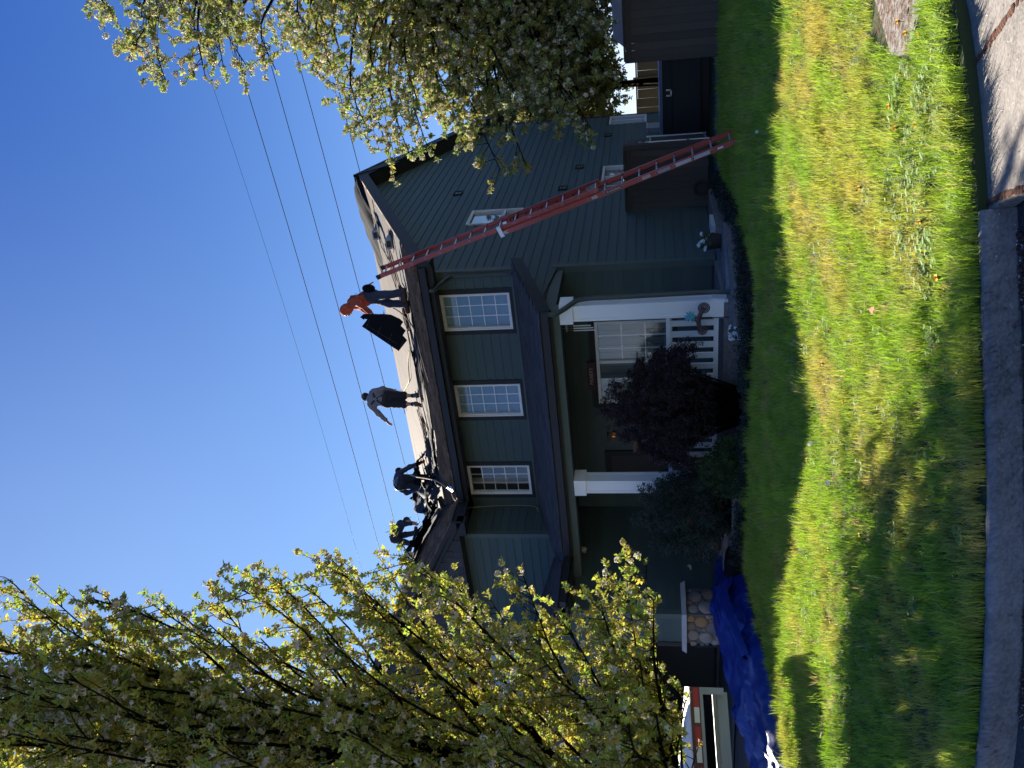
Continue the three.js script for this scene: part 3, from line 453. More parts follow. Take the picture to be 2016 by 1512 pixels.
// ── porch ──
{
  const NP = new THREE.Vector3(0, Math.cos(Math.atan(0.335)), Math.sin(Math.atan(0.335)));
  const onP = (X, d, o = 0) => D(X, 1.86 + 0.335 * d, 12.4 + d).addScaledVector(NP, o), onS = (Z, d, o = 0) => D(-11.2 - d, 1.86 + 0.317 * d, Z).addScaledVector(new THREE.Vector3(0.302, 0.953, 0), o);
  part(house, 'porch_roof', [slab([onP(-5.98, 0, -0.02), onP(-11.9, 0, -0.02), onP(-11.9, 2.3, -0.02), onP(-5.98, 2.3, -0.02)], down(NP, 0.06)), slab([onS(11.1, 0, -0.02), onS(12.5, 0, -0.02), onS(13.9, 1.4, -0.02), onS(13.9, 5.2, -0.02), onS(11.1, 5.2, -0.02)], new THREE.Vector3(0, -0.06, 0)), slab([D(-16.4, 3.49, 11.1), D(-21.6, 1.84, 11.1), D(-21.6, 1.84, 13.9), D(-16.4, 3.49, 13.9)], new THREE.Vector3(0, -0.06, 0))], M.shingleDark);
  const tabs = [], mk = (f, a0, a1, d0, d1) => { const g = hexa([f(a0, d0, 0), f(a1, d0, 0), f(a1, d0, 0.014), f(a0, d0, 0.014), f(a0, d1, -0.004), f(a1, d1, -0.004), f(a1, d1, 0.003), f(a0, d1, 0.003)]), k = rr(0.7, 1.3), a = new Float32Array(g.attributes.position.count * 3); for (let i = 0; i < a.length; i += 3) { a[i] = 0.062 * k; a[i + 1] = 0.06 * k; a[i + 2] = 0.066 * k; } g.setAttribute('color', new THREE.BufferAttribute(a, 3)); tabs.push(g); };
  for (let r = 0; r < 18; r++) for (let X = -5.98 - (r % 2) * 0.1; X > -11.75; X -= 0.3) { const d = r * 0.125; if (X - 0.3 > -11.25 - d * 1.05) mk(onP, X - 0.003, X - 0.297, d - 0.02, d + 0.13); }
  for (let r = 0; r < 30; r++) for (let Z = 11.08 + (r % 2) * 0.1; Z < 13.75; Z += 0.3) { const d = r * 0.125; if (Z + 0.3 < 12.5 + d * 1.05 && d < 4) mk(onS, Z + 0.003, Math.min(Z + 0.297, ZW), d - 0.02, d + 0.13); }
  part(house, 'porch_shingles', tabs, M.shingle).userData.kind = 'stuff';
  part(house, 'fascia', [bx(-5.98, -11.2, 1.66, 1.85, 12.42, 12.45), bx(-11.235, -11.2, 1.66, 1.85, 11.1, 12.42), slab([D(-5.97, 1.86, 12.4), D(-5.97, 2.62, 14.69), D(-5.97, 2.42, 14.69), D(-5.97, 1.66, 12.4)], new THREE.Vector3(-0.03, 0, 0))], M.trim);
  part(house, 'gutter', [bx(-5.98, -11.1, 1.7, 1.81, 12.3, 12.41), bx(-11.19, -11.08, 1.7, 1.81, 11.1, 12.41)], M.gutter);
  part(house, 'porch_ceiling', [bx(-6.25, -11.81, 1.76, 1.79, 12.45, ZF - 0.03), bx(-11.22, -11.79, 1.68, 1.71, 11.1, 12.45)], M.ceiling);
  part(house, 'porch_beam', [bx(-6.05, -11.8, 1.54, 1.76, 12.52, 12.78), bx(-6.23, -6.4, 1.66, 1.86, 12.78, ZF - 0.05)], M.sideTrim);
  for (const [X, Z, w] of [[-6.12, 12.68, 0.125], [-9.62, 12.66, 0.125]]) { // square white columns
    const c = part(house, 'porch_column', [bx(X - w, X + w, -1.06, 1.35, Z - w, Z + w), bx(X - w - 0.012, X - w + 0.035, -0.9, 1.33, Z - w - 0.012, Z - w + 0.02), bx(X + w - 0.035, X + w + 0.012, -0.9, 1.33, Z - w - 0.012, Z - w + 0.02), bx(X + w - 0.02, X + w + 0.012, -0.9, 1.33, Z + w - 0.035, Z + w + 0.012)], M.white);
    part(c, 'column_cap', bx(X - w - 0.045, X + w + 0.045, 1.325, 1.54, Z - w - 0.045, Z + w + 0.045), M.white);
    part(c, 'column_base', [bx(X - w - 0.03, X + w + 0.03, -1.08, -0.88, Z - w - 0.03, Z + w + 0.03), bx(X - w - 0.02, X + w + 0.02, -1.34, -1.085, Z - w - 0.02, Z + w + 0.02)], M.white);
  }
  part(house, 'porch_slab', [slab([D(-6.0, -1.06, 12.45), D(-11.8, -1.06, 12.45), D(-11.8, -1.06, ZF), D(-6.2, -1.06, ZF)], new THREE.Vector3(0, -0.3, 0)), bx(-9.9, -11.7, -1.2, -1.1, 12.1, 12.45)], M.slabC);
  const rail = part(house, 'porch_railing', [bx(-6.28, -9.48, -0.23, -0.16, 12.6, 12.72), bx(-6.28, -9.48, -0.99, -0.92, 12.61, 12.71)], M.white);
  for (let X = -6.36; X > -9.45; X -= 0.2) part(rail, 'picket', bx(X, X - 0.1, -0.92, -0.23, 12.645, 12.675), M.white);
  part(rail, 'rail_block', bx(-6.27, -6.3, -1.03, -0.9, 12.58, 12.74), M.white);
  // downspouts
  part(house, 'downspout', [tube([D(-6.02, 1.72, 12.36), D(-6.02, 1.6, 12.36), D(-5.98, 1.45, 12.45), D(-5.9, 1.25, 12.58), D(-5.89, 1.1, 12.62), D(-5.89, 0.5, 12.64), D(-5.88, -0.9, 12.66), D(-5.86, -1.1, 12.6), D(-5.7, -1.3, 12.35)], 0.043, 60, 8)], M.spout);
  part(house, 'downspout', [tube([D(-6.3, 4.12, 14.12), D(-6.3, 4.02, 14.14), D(-6.26, 3.9, 14.35), D(-6.25, 3.78, 14.6), D(-6.25, 3.6, 14.63), D(-6.25, 2.7, 14.63), D(-6.24, 2.6, 14.6)], 0.042, 50, 8)], M.spout);
}
// stone pier at the garage corner: each stone a piece of its own
{
  const pier = part(house, 'stone_pier', [bx(XS - 0.75, XS + 0.04, -1.3, -0.42, ZG - 0.04, ZG + 0.62)], std(0.14, 0.125, 0.11, 0.95, bumped(T.stoneGrain, 0.01)));
  part(pier, 'pier_cap', [hexa([D(XS - 0.82, -0.42, ZG - 0.17), D(XS + 0.16, -0.42, ZG - 0.17), D(XS + 0.16, -0.42, ZG + 0.7), D(XS - 0.82, -0.42, ZG + 0.7), D(XS - 0.8, -0.335, ZG - 0.13), D(XS + 0.12, -0.335, ZG - 0.13), D(XS + 0.12, -0.335, ZG + 0.68), D(XS - 0.8, -0.335, ZG + 0.68)])], std(0.42, 0.41, 0.4, 0.9, bumped(T.stoneGrain, 0.008)));
  const cols = [[0.2, 0.18, 0.165], [0.26, 0.22, 0.19], [0.17, 0.16, 0.16], [0.3, 0.27, 0.25], [0.22, 0.16, 0.13], [0.33, 0.2, 0.09], [0.19, 0.185, 0.19]].map(([a, b, c]) => std(a, b, c, 0.9, bumped(T.stoneGrain, 0.012)));
  const lay = (place, W, big) => { let n = 0; const put = []; for (let t = 0; t < 900 && n < 34; t++) { const r = (t < 60 ? rr(0.1, 0.15) : t < 300 ? rr(0.06, 0.1) : rr(0.035, 0.055)), a = rr(r * 0.8, W - r * 0.8), y = rr(-1.24 + r * 0.7, -0.44 - r * 0.75); if (put.some((p) => Math.hypot(p[0] - a, p[1] - y) < (p[2] + r) * 0.93)) continue; put.push([a, y, r]); n++; const g = new THREE.IcosahedronGeometry(r, 3), P = g.attributes.position, s = rnd() * 90; for (let k = 0; k < P.count; k++) { const f = 0.82 + 0.36 * fbm(P.getX(k) / r * 1.3 + s, P.getY(k) / r * 1.3, P.getZ(k) / r * 1.3 + s); P.setXYZ(k, P.getX(k) * f * 1.05, P.getY(k) * f, P.getZ(k) * f * 0.45); } const m = mergeVertices(g.deleteAttribute('uv') && g.deleteAttribute('normal') ? g : g, 1e-5); m.computeVertexNormals(); const uvs = []; for (let k = 0; k < m.attributes.position.count; k++) uvs.push(m.attributes.position.getX(k) + m.attributes.position.getZ(k), m.attributes.position.getY(k)); m.setAttribute('uv', new THREE.Float32BufferAttribute(uvs, 2)); const c = place(a, y); if (c.w) m.rotateY(Math.PI / 2); m.translate(c.p.x, c.p.y, c.p.z); part(pier, 'stone', m, big && Math.hypot(a - 0.12, y + 0.6) < 0.12 ? cols[5] : cols[Math.floor(rnd() * 5)]); } };
  lay((a, y) => ({ p: D(XS + 0.04 - a, y, ZG - 0.045) }), 0.78, true);
  lay((a, y) => ({ p: D(XS + 0.045, y, ZG - 0.02 + a), w: true }), 0.62, false);
  // lamps and small fittings
  part(house, 'wall_bracket', [bx(XS, XS + 0.05, 1.5, 1.58, 13.2, 13.26), ball(D(XS + 0.09, 1.55, 13.23), 0.05, 1, 1.4, 1)], std(0.5, 0.45, 0.38, 0.6));
  part(house, 'hose_tap', [rod(D(XS, -0.55, 12.75), D(XS + 0.1, -0.55, 12.75), 0.02), ball(D(XS + 0.1, -0.53, 12.75), 0.035)], std(0.4, 0.36, 0.3, 0.5));
}
// ───────────────────────── things on and by the house ─────────────────────────
const font = (px, txt, w, h, ink, paper, face = 'sans-serif', wt = 'bold') => { const c = document.createElement('canvas'); c.width = w; c.height = h; const g = c.getContext('2d'); g.fillStyle = paper; g.fillRect(0, 0, w, h); g.fillStyle = ink; g.font = `${wt} ${px}px ${face}`; g.textAlign = 'center'; g.textBaseline = 'middle'; (Array.isArray(txt) ? txt : [[txt, 0.5]]).forEach(([t, y, p]) => { if (p) g.font = `${wt} ${p}px ${face}`; g.fillText(t, w / 2, h * y); }); const t = new THREE.CanvasTexture(c); t.colorSpace = THREE.SRGBColorSpace; return t; };
const plate = (a, u, v, w, h) => { const g = new THREE.PlaneGeometry(w, h), n = u.clone().cross(v).normalize(); return g.applyMatrix4(new THREE.Matrix4().makeBasis(u.clone().normalize(), n.clone().cross(u).normalize(), n).setPosition(a)); };
{ // name board over the porch window
  const s = thing('name_sign', "long dark red wooden board reading PALMER'S above the porch window", 'sign', D(-8.49, 1.27, 14.6));
  part(s, 'board', bx(-8.8, -8.18, 1.2, 1.35, 14.6, 14.63), std(0.06, 0.025, 0.03, 0.7, bumped(T.wood, 0.002)));
  part(s, 'lettering', plate(D(-8.49, 1.275, 14.597), new THREE.Vector3(1, 0, 0), new THREE.Vector3(0, 1, 0), 0.6, 0.13), new THREE.MeshStandardMaterial({ map: font(74, "PALMER'S", 512, 110, '#b9a9ad', '#40282f', 'sans-serif', 'normal'), roughness: 0.7 }));
  part(s, 'hook', [rod(D(-8.3, 1.35, 14.62), D(-8.3, 1.38, 14.66), 0.006), rod(D(-8.68, 1.35, 14.62), D(-8.68, 1.38, 14.66), 0.006)], M.steel);
}
{
  const s = thing('wind_chime', 'wind chime of three white tubes hanging under the porch roof', 'wind chime', D(-6.71, 1.2, 13.2));
  part(s, 'chime_top', [rod(D(-6.71, 1.5, 13.2), D(-6.71, 1.53, 13.2), 0.06, 12), tube([D(-6.71, 1.53, 13.2), D(-6.71, 1.65, 13.2), D(-6.71, 1.76, 13.2)], 0.004)], M.steel);
  for (const [dx, a, b] of [[0.045, 1.1, 1.4], [0, 1.06, 1.4], [-0.045, 1.02, 1.4]]) part(s, 'chime_tube', rod(D(-6.71 + dx, a, 13.2), D(-6.71 + dx, b, 13.2), 0.011), M.white);
  part(s, 'cord', [-0.045, 0, 0.045].map((dx) => rod(D(-6.71 + dx, 1.4, 13.2), D(-6.71 + dx * 0.8, 1.5, 13.2), 0.003, 4)), M.rope);
}
{ // lit porch lantern
  const s = thing('porch_lantern', 'small black wall lantern glowing amber on the porch wall', 'lantern', D(-9.87, 0.91, 14.55));
  part(s, 'lantern_frame', [bx(-9.93, -9.81, 0.78, 0.8, 14.47, 14.59), bx(-9.94, -9.8, 1.0, 1.03, 14.46, 14.6), ...[[-9.93, 14.47], [-9.82, 14.47], [-9.93, 14.58], [-9.82, 14.58]].map(([x, z]) => bx(x, x + 0.01, 0.8, 1.0, z, z + 0.01)), bx(-9.9, -9.84, 0.85, 0.92, 14.59, 14.68)], M.black);
  part(s, 'lamp_flame', ball(D(-9.87, 0.9, 14.53), 0.022, 1, 1.5, 1), new THREE.MeshStandardMaterial({ color: 0x000000, emissive: lin(1, 0.36, 0.12), emissiveIntensity: 0.08 }));
  const l = new THREE.PointLight(lin(1, 0.45, 0.18), 0.004, 3); l.position.copy(D(-9.87, 0.9, 14.53)); l.castShadow = true; scene.add(l);
}
single('house_plaque', [bx(-10.32, -10.06, 0.38, 0.52, 14.6, 14.66), bx(-10.3, -10.08, 0.36, 0.38, 14.56, 14.66)], std(0.2, 0.12, 0.07, 0.8, bumped(T.wood, 0.002)), 'tan wooden plaque on the wall left of the porch lantern', 'plaque');
{
  const s = thing('security_camera', 'white bullet camera at the corner of the lower gable window', 'camera', D(XG + 0.1, 1.22, 19.12));
  part(s, 'mount', [bx(XG, XG + 0.03, 1.17, 1.27, 19.08, 19.16)], M.white); part(s, 'camera_body', rod(D(XG + 0.03, 1.24, 19.12), D(XG + 0.2, 1.21, 19.04), 0.055, 12), M.white); part(s, 'lens', rod(D(XG + 0.2, 1.21, 19.04), D(XG + 0.21, 1.209, 19.035), 0.045, 12), M.black);
}
// ── ladder ──
{
  const L0 = D(-3.857, -1.2206, 13.745), d = new THREE.Vector3(-0.3388, 0.9382, -0.0702).normalize(), w = new THREE.Vector3(0.122, 0, -0.9925).normalize(), out = w.clone().cross(d).normalize();
  if (out.x < 0) out.negate();
  const R = 0.305, on = (k, a = 0, o = 0) => L0.clone().addScaledVector(d, k * R).addScaledVector(w, a).addScaledVector(out, o);
  const s = thing('extension_ladder', 'tall orange fibreglass extension ladder leaning on the roof corner', 'ladder', on(-0.6));
  const channel = (k0, k1, a, o, sgn, dep) => [bar(on(k0, a, o), on(k1, a, o), 0.005, dep, out), bar(on(k0, a + sgn * 0.014, o + dep / 2 - 0.003), on(k1, a + sgn * 0.014, o + dep / 2 - 0.003), 0.03, 0.006, out), bar(on(k0, a + sgn * 0.014, o - dep / 2 + 0.003), on(k1, a + sgn * 0.014, o - dep / 2 + 0.003), 0.03, 0.006, out)];
  const W = 0.42, f = 0.036;
  part(s, 'rail', channel(-0.62, 13.55, 0, 0, 1, 0.088), M.orange); part(s, 'rail', channel(-0.62, 13.55, W, 0, -1, 0.088), M.orange);
  part(s, 'fly_rail', channel(7.25, 21.75, f, 0.082, 1, 0.078), M.orange); part(s, 'fly_rail', channel(7.25, 21.75, W - f, 0.082, -1, 0.078), M.orange);
  for (let k = 0; k <= 13; k++) part(s, 'rung', [rod(on(k, 0.0), on(k, W), 0.018, 10), rod(on(k, -0.005), on(k, -0.001), 0.02, 10), rod(on(k, W + 0.001), on(k, W + 0.006), 0.023, 10)], M.alu);
  for (let k = 0; k <= 13; k++) part(s, 'rung_hole', [rod(on(k, -0.008), on(k, -0.005), 0.0165, 10)], M.black);
  for (let k = 7.45; k < 21.6; k += 1) part(s, 'rung', [rod(on(k, f, 0.082), on(k, W - f, 0.082), 0.017, 10), rod(on(k, f - 0.005, 0.082), on(k, f - 0.002, 0.082), 0.02, 10)], M.alu), part(s, 'rung_hole', [rod(on(k, f - 0.008, 0.082), on(k, f - 0.005, 0.082), 0.0155, 10)], M.black);
  for (const a of [0, W]) part(s, 'foot', [bar(on(-0.95, a, 0.03), on(-0.5, a, 0.005), 0.04, 0.06, out), bar(on(-0.98, a, 0.0), on(-0.86, a, 0.0), 0.06, 0.13, out)], M.alu);
  for (const a of [0, W]) part(s, 'guide_bracket', [bar(on(13.25, a, 0.045), on(13.5, a, 0.045), 0.05, 0.2, out)], M.alu);
  for (const a of [f, W - f]) part(s, 'rung_lock', [bar(on(7.5, a + (a > 0.2 ? -0.03 : 0.03), 0.05), on(8.1, a + (a > 0.2 ? -0.03 : 0.03), 0.03), 0.03, 0.07, out)], M.steel);
  part(s, 'pulley_rope', [tube([on(13.5, W / 2, 0.03), on(10, W / 2 + 0.02, 0.04), on(6, W / 2, 0.03), on(2.2, W / 2 + 0.03, 0.035)], 0.006, 30, 5), rod(on(12.5, W * 0.62, 0.05), on(12.5, W * 0.72, 0.05), 0.05, 10)], M.rubber);
  part(s, 'rail_end_cap', [bar(on(21.7, f, 0.082), on(21.95, f, 0.082), 0.035, 0.08, out), bar(on(21.7, W - f, 0.082), on(21.95, W - f, 0.082), 0.035, 0.08, out)], M.rubber);
  const lab = (k, len, h, t, a = -0.0042, o = 0) => part(s, 'label', plate(on(k, a, o), d, out, len, h), t ? new THREE.MeshStandardMaterial({ map: t, roughness: 0.5 }) : M.sticker);
  const words = (lines, ink, paper) => { const c = document.createElement('canvas'); c.width = 256; c.height = 64; const g = c.getContext('2d'); g.fillStyle = paper; g.fillRect(0, 0, 256, 64); g.fillStyle = ink; for (let y = 0; y < lines; y++) for (let x = 10; x < 240; ) { const l = 6 + hash(x, y, lines) * 22; g.fillRect(x, 8 + y * (52 / lines), l, Math.max(2, 26 / lines)); x += l + 6; } const t = new THREE.CanvasTexture(c); t.colorSpace = THREE.SRGBColorSpace; return t; };
  lab(0.55, 0.09, 0.03); lab(1.55, 0.26, 0.055, words(4, '#6d7078', '#c7cacd')); lab(2.55, 0.26, 0.055, words(3, '#8a8d96', '#c9cccf')); lab(3.6, 0.2, 0.05, words(2, '#55575f', '#a9acb3')); lab(4.6, 0.14, 0.05, words(2, '#7a3a34', '#cdbdb6')); lab(7.6, 0.1, 0.05, words(3, '#555', '#c9c9c9')); lab(13.1, 0.09, 0.05, words(3, '#777', '#ccc'));
  const brand = font(40, 'LOUISVILLE', 256, 48, '#e8e4dc', '#15110f'); lab(6.45, 0.3, 0.04, brand);
}
// ── side yard at the right: fences, gate, dark trailer box ──
const boardFence = (o, name, x0, x1, y0, y1, Z, mats, step = 0.14, cap = true) => { for (let x = x0; x < x1 - 0.02; ) { const w = Math.min(step * rr(0.94, 1.05), x1 - x); part(o, 'fence_board', bx(x + 0.002, x + w - 0.002, y0 + rr(0, 0.03), y1 - rr(0, 0.006), Z + rr(0, 0.006), Z + 0.02), mats[Math.floor(rnd() * mats.length)]); x += w; } part(o, 'fence_rail', [bx(x0, x1, y0 + 0.25, y0 + 0.34, Z + 0.022, Z + 0.06), bx(x0, x1, y1 - 0.34, y1 - 0.25, Z + 0.022, Z + 0.06)], mats[0]); if (cap) part(o, 'trim_board', [bx(x0, x1, y1 - 0.12, y1 - 0.02, Z - 0.022, Z - 0.002)], mats[0]); };
{
  const a = thing('wood_fence', 'short dark brown board fence between the gable wall and the gateway', 'fence', D(-5.5, -1.2, 17.5));
  boardFence(a, 'a', -6.17, -4.9, -1.14, 0.54, 17.5, M.fence);
  part(a, 'fence_cap', bx(-6.17, -4.84, 0.54, 0.575, 17.44, 17.6), M.fence[0]);
  part(a, 'fence_post', bx(-4.9, -4.8, -1.3, 0.56, 17.46, 17.58), M.fence[1]);
  part(a, 'side_board', bx(-4.9, -4.88, 0.1, 0.5, 17.6, 18.2), M.fence[3]);
  const b = thing('wood_fence', 'tall weathered board fence right of the gateway at the edge of the picture', 'fence', D(-2, -1.3, 17));
  boardFence(b, 'b', -3.06, 1.6, -1.3, 0.44, 17.0, M.fence);
  part(b, 'fence_cap', bx(-3.1, 1.6, 0.44, 0.47, 16.95, 17.08), M.fence[0]);
  part(b, 'fence_post', bx(-3.14, -3.04, -1.32, 0.45, 17.0, 17.1), M.fence[0]);
  const g = thing('yard_gate', 'metal framed gate leaf swung inwards beside the short fence', 'gate', D(-4.85, -1.2, 18.2));
  part(g, 'gate_frame', [rod(D(-4.82, -1.15, 17.66), D(-4.82, 0.12, 17.66), 0.024), rod(D(-5.0, -1.15, 18.75), D(-5.0, 0.1, 18.75), 0.024), rod(D(-4.82, -1.1, 17.66), D(-5.0, -1.1, 18.75), 0.02), rod(D(-4.82, 0.02, 17.66), D(-5.0, 0.02, 18.75), 0.02)], M.alu);
  part(g, 'gate_board', hexa([D(-4.83, -1.08, 17.7), D(-4.85, -1.08, 17.7), D(-5.02, -1.08, 18.72), D(-5.0, -1.08, 18.72), D(-4.83, 0, 17.7), D(-4.85, 0, 17.7), D(-5.02, 0, 18.72), D(-5.0, 0, 18.72)]), M.fence[2]);
  part(g, 'latch', [bx(-4.86, -4.8, -0.75, -0.7, 17.6, 17.7)], M.black);
  const o = thing('gate_ornament', 'small grey carved animal ornament on top of the gate post', 'ornament', D(-4.83, 0.12, 17.62));
  part(o, 'ornament', [ball(D(-4.84, 0.16, 17.6), 0.045), ball(D(-4.8, 0.22, 17.6), 0.03), ball(D(-4.87, 0.22, 17.6), 0.022), ball(D(-4.79, 0.25, 17.6), 0.014), rod(D(-4.86, 0.06, 17.6), D(-4.85, 0.15, 17.6), 0.02), rod(D(-4.81, 0.06, 17.6), D(-4.82, 0.15, 17.6), 0.02)], std(0.38, 0.34, 0.3, 0.8, bumped(T.stoneGrain, 0.005)));
  const t = thing('utility_trailer', 'black box trailer with a pale latch parked behind the gateway', 'trailer', D(-4.4, -1.2, 20.5));
  part(t, 'trailer_body', [bx(-5.32, -3.3, -1.08, -0.26, 19.5, 22.5)], M.box);
  part(t, 'tailgate', [bx(-5.28, -3.34, -1.06, -0.48, 19.46, 19.5), bx(-5.3, -3.32, -0.46, -0.3, 19.455, 19.5)], M.box);
  part(t, 'top_rail', [bx(-5.34, -3.28, -0.26, -0.2, 19.44, 22.5)], std(0.14, 0.19, 0.27, 0.4));
  part(t, 'tailgate_latch', [bx(-4.34, -4.19, -0.46, -0.43, 19.42, 19.46), bx(-4.34, -4.31, -0.46, -0.34, 19.42, 19.46), bx(-4.22, -4.19, -0.46, -0.34, 19.42, 19.46)], M.alu);
  for (const x of [-5.2, -3.5]) part(t, 'wheel', rod(D(x, -0.98, 21.2), D(x + 0.12, -0.98, 21.2), 0.27, 18), M.rubber);
  part(t, 'skid', bx(-5.2, -3.4, -1.3, -1.06, 19.7, 20.4), M.black);
}
{ // neighbours behind: tan fence in the sun, low shed roof, pipes
  const n = thing('tan_fence', 'tan board fence far behind the gateway, partly in the sun', 'fence', D(-6, -1, 30));
  for (let x = -10; x < 3; x += 0.3) part(n, 'fence_board', bx(x + 0.004, x + 0.296, -1.2, 0.42 + rr(-0.01, 0.01), 30 + rr(0, 0.01), 30.03), M.tan[Math.floor(rnd() * 3)]);
  part(n, 'fence_rail', [bx(-10, 3, -0.4, -0.3, 29.93, 30)], std(0.3, 0.17, 0.12, 0.8));
  for (const x of [-7.4, -6.1, -4.9, -2.5]) part(n, 'fence_post', bx(x, x + 0.1, -1.2, 0.55, 29.9, 30), M.tan[2]);
  part(n, 'fence_cap', bx(-10, 3, 0.42, 0.47, 29.94, 30.08), M.tan[2]);
  const s = thing('garden_shed', 'low shed with a sunlit shingled roof showing over the tall fence', 'shed', D(-0.5, -1, 19.5));
  part(s, 'shed_wall', bx(-2.9, 3, -1.3, 0.5, 18.4, 20.6), M.fence[3]);
  const tabs = []; for (let r = 0; r < 9; r++) for (let x = -3.05; x < 3; x += 0.3) tabs.push(hexa([D(x + 0.003, 0.47 + r * 0.03, 18.15 + r * 0.14), D(x + 0.297, 0.47 + r * 0.03, 18.15 + r * 0.14), D(x + 0.297, 0.49 + r * 0.03, 18.15 + r * 0.14), D(x + 0.003, 0.49 + r * 0.03, 18.15 + r * 0.14), D(x + 0.003, 0.5 + r * 0.03, 18.32 + r * 0.14), D(x + 0.297, 0.5 + r * 0.03, 18.32 + r * 0.14), D(x + 0.297, 0.505 + r * 0.03, 18.32 + r * 0.14), D(x + 0.003, 0.505 + r * 0.03, 18.32 + r * 0.14)]));
  part(s, 'shed_roof', [tabs, slab([D(-3.05, 0.46, 18.15), D(3, 0.46, 18.15), D(3, 0.74, 19.45), D(-3.05, 0.74, 19.45)], new THREE.Vector3(0, -0.05, 0))], std(0.33, 0.3, 0.28, 0.9, bumped(T.stoneGrain, 0.003)));
}
// ── garden bits ──
{
  const o = thing('white_block', 'pair of pale concrete blocks on the walk at the house corner', 'block', D(-5.6, -1.1, 15.2));
  part(o, 'block', [bx(-5.98, -5.76, -1.11, -1.04, 15.55, 15.85), bx(-5.96, -5.74, -1.11, -1.035, 15.18, 15.5)], std(0.55, 0.55, 0.53, 0.85, bumped(T.stoneGrain, 0.004)));
  const petals = (o, c, r, n, m, name = 'petal') => { const g = []; for (let k = 0; k < n; k++) { const p = c.clone().add(new THREE.Vector3(rr(-1, 1), rr(-0.6, 1), rr(-1, 1)).multiplyScalar(r)); const q = new THREE.SphereGeometry(r * 0.34, 7, 5).scale(1, 0.45, 0.8).rotateX(rr(0, 6)).rotateZ(rr(0, 6)); g.push(q.translate(p.x, p.y, p.z)); } part(o, name, g, m); };
  const p = thing('flower_pot', 'dark pot of white flowers on the walk right of the column', 'plant pot', D(-5.55, -1.1, 14.1));
  part(p, 'pot', new THREE.LatheGeometry([[0.0, 0], [0.12, 0], [0.15, 0.2], [0.17, 0.21], [0.17, 0.24], [0.13, 0.24], [0.12, 0.2], [0, 0.2]].map(([a, b]) => new THREE.Vector2(a, b)), 18).translate(-5.6, EYE - 1.12, -14.1), std(0.035, 0.03, 0.03, 0.7));
  petals(p, D(-5.6, -0.86, 14.1), 0.12, 26, std(0.62, 0.68, 0.66, 0.7)); petals(p, D(-5.6, -0.9, 14.1), 0.14, 20, std(0.03, 0.06, 0.03, 0.7), 'leaf');
  const b = thing('white_flowers', 'ball of white and pale blue flowers low by the porch slab edge', 'flowers', D(-6.1, -1.25, 11.9));
  petals(b, D(-6.25, -1.2, 11.98), 0.11, 30, std(0.6, 0.64, 0.68, 0.7)); petals(b, D(-6.25, -1.24, 11.98), 0.13, 14, std(0.03, 0.06, 0.03, 0.7), 'leaf');
  const y = thing('wheel_ornament', 'rusty metal wheel ornament with a teal bloom before the white column', 'ornament', D(-6.2, -1.3, 12.4));
  const ring = (c, r) => { const g = []; for (let k = 0; k < 3; k++) g.push(new THREE.TorusGeometry(r - k * 0.022, 0.009, 6, 22).translate(c.x, c.y, c.z)); for (let k = 0; k < 8; k++) g.push(rod(c, c.clone().add(new THREE.Vector3(Math.cos(k * 0.785), Math.sin(k * 0.785), 0).multiplyScalar(r)), 0.005, 5)); return g; };
  part(y, 'wheel', [ring(D(-5.98, -0.74, 12.3), 0.085), ring(D(-6.37, -0.72, 12.3), 0.07)], std(0.09, 0.05, 0.045, 0.7));
  part(y, 'figure', [tube([D(-5.98, -0.74, 12.3), D(-6.1, -0.68, 12.3), D(-6.25, -0.66, 12.3), D(-6.37, -0.72, 12.3)], 0.035, 16, 8), ball(D(-6.16, -0.64, 12.28), 0.05)], std(0.1, 0.06, 0.06, 0.7));
  part(y, 'stake', rod(D(-6.16, -1.3, 12.32), D(-6.16, -0.6, 12.32), 0.008), M.rubber);
  const bl = []; for (let k = 0; k < 9; k++) bl.push(new THREE.SphereGeometry(0.05, 8, 6).scale(1, 0.35, 0.6).rotateZ(k * 0.7).translate(-6.1 + 0.05 * Math.cos(k * 0.7), EYE - 0.53 + 0.05 * Math.sin(k * 0.7), -12.26)); part(y, 'bloom', bl, std(0.12, 0.4, 0.46, 0.5));
  const q = thing('barrel_planter', 'low brown barrel planter beside the garage wall', 'planter', D(-10.9, -1.2, 12.6));
  part(q, 'barrel', new THREE.LatheGeometry([[0, 0], [0.15, 0], [0.19, 0.18], [0.18, 0.36], [0.15, 0.36], [0.15, 0.3], [0, 0.3]].map(([a, b]) => new THREE.Vector2(a, b)), 20).translate(-10.9, EYE - 1.19, -12.55), std(0.05, 0.032, 0.024, 0.8, bumped(T.wood, 0.004)));
  part(q, 'hoop', [0.09, 0.27].map((h) => new THREE.TorusGeometry(0.185, 0.007, 5, 24).rotateX(Math.PI / 2).translate(-10.9, EYE - 1.19 + h, -12.55)), M.steel);
  const r = thing('clay_pot', 'reddish clay pot at the top of the porch steps', 'plant pot', D(-10.1, -1.06, 12.55));
  part(r, 'pot', new THREE.LatheGeometry([[0, 0], [0.1, 0], [0.15, 0.24], [0.165, 0.24], [0.165, 0.28], [0.13, 0.28], [0.12, 0.24], [0, 0.24]].map(([a, b]) => new THREE.Vector2(a, b)), 18).translate(-10.15, EYE - 1.06, -12.6), std(0.22, 0.07, 0.05, 0.8));
  petals(r, D(-10.15, -0.74, 12.6), 0.1, 16, std(0.035, 0.06, 0.03, 0.7), 'leaf');
  single('garden_ball', [ball(D(-10.15, -1.27, 11.75), 0.055), rod(D(-10.15, -1.33, 11.75), D(-10.15, -1.29, 11.75), 0.012)], std(0.25, 0.55, 0.6, 0.3), 'pale turquoise ball at the edge of the lawn below the steps', 'garden ornament');
  const wr = thing('twig_wreath', 'round dark twig wreath at the foot of the short fence', 'wreath', D(-5.6, -1.1, 17.2));
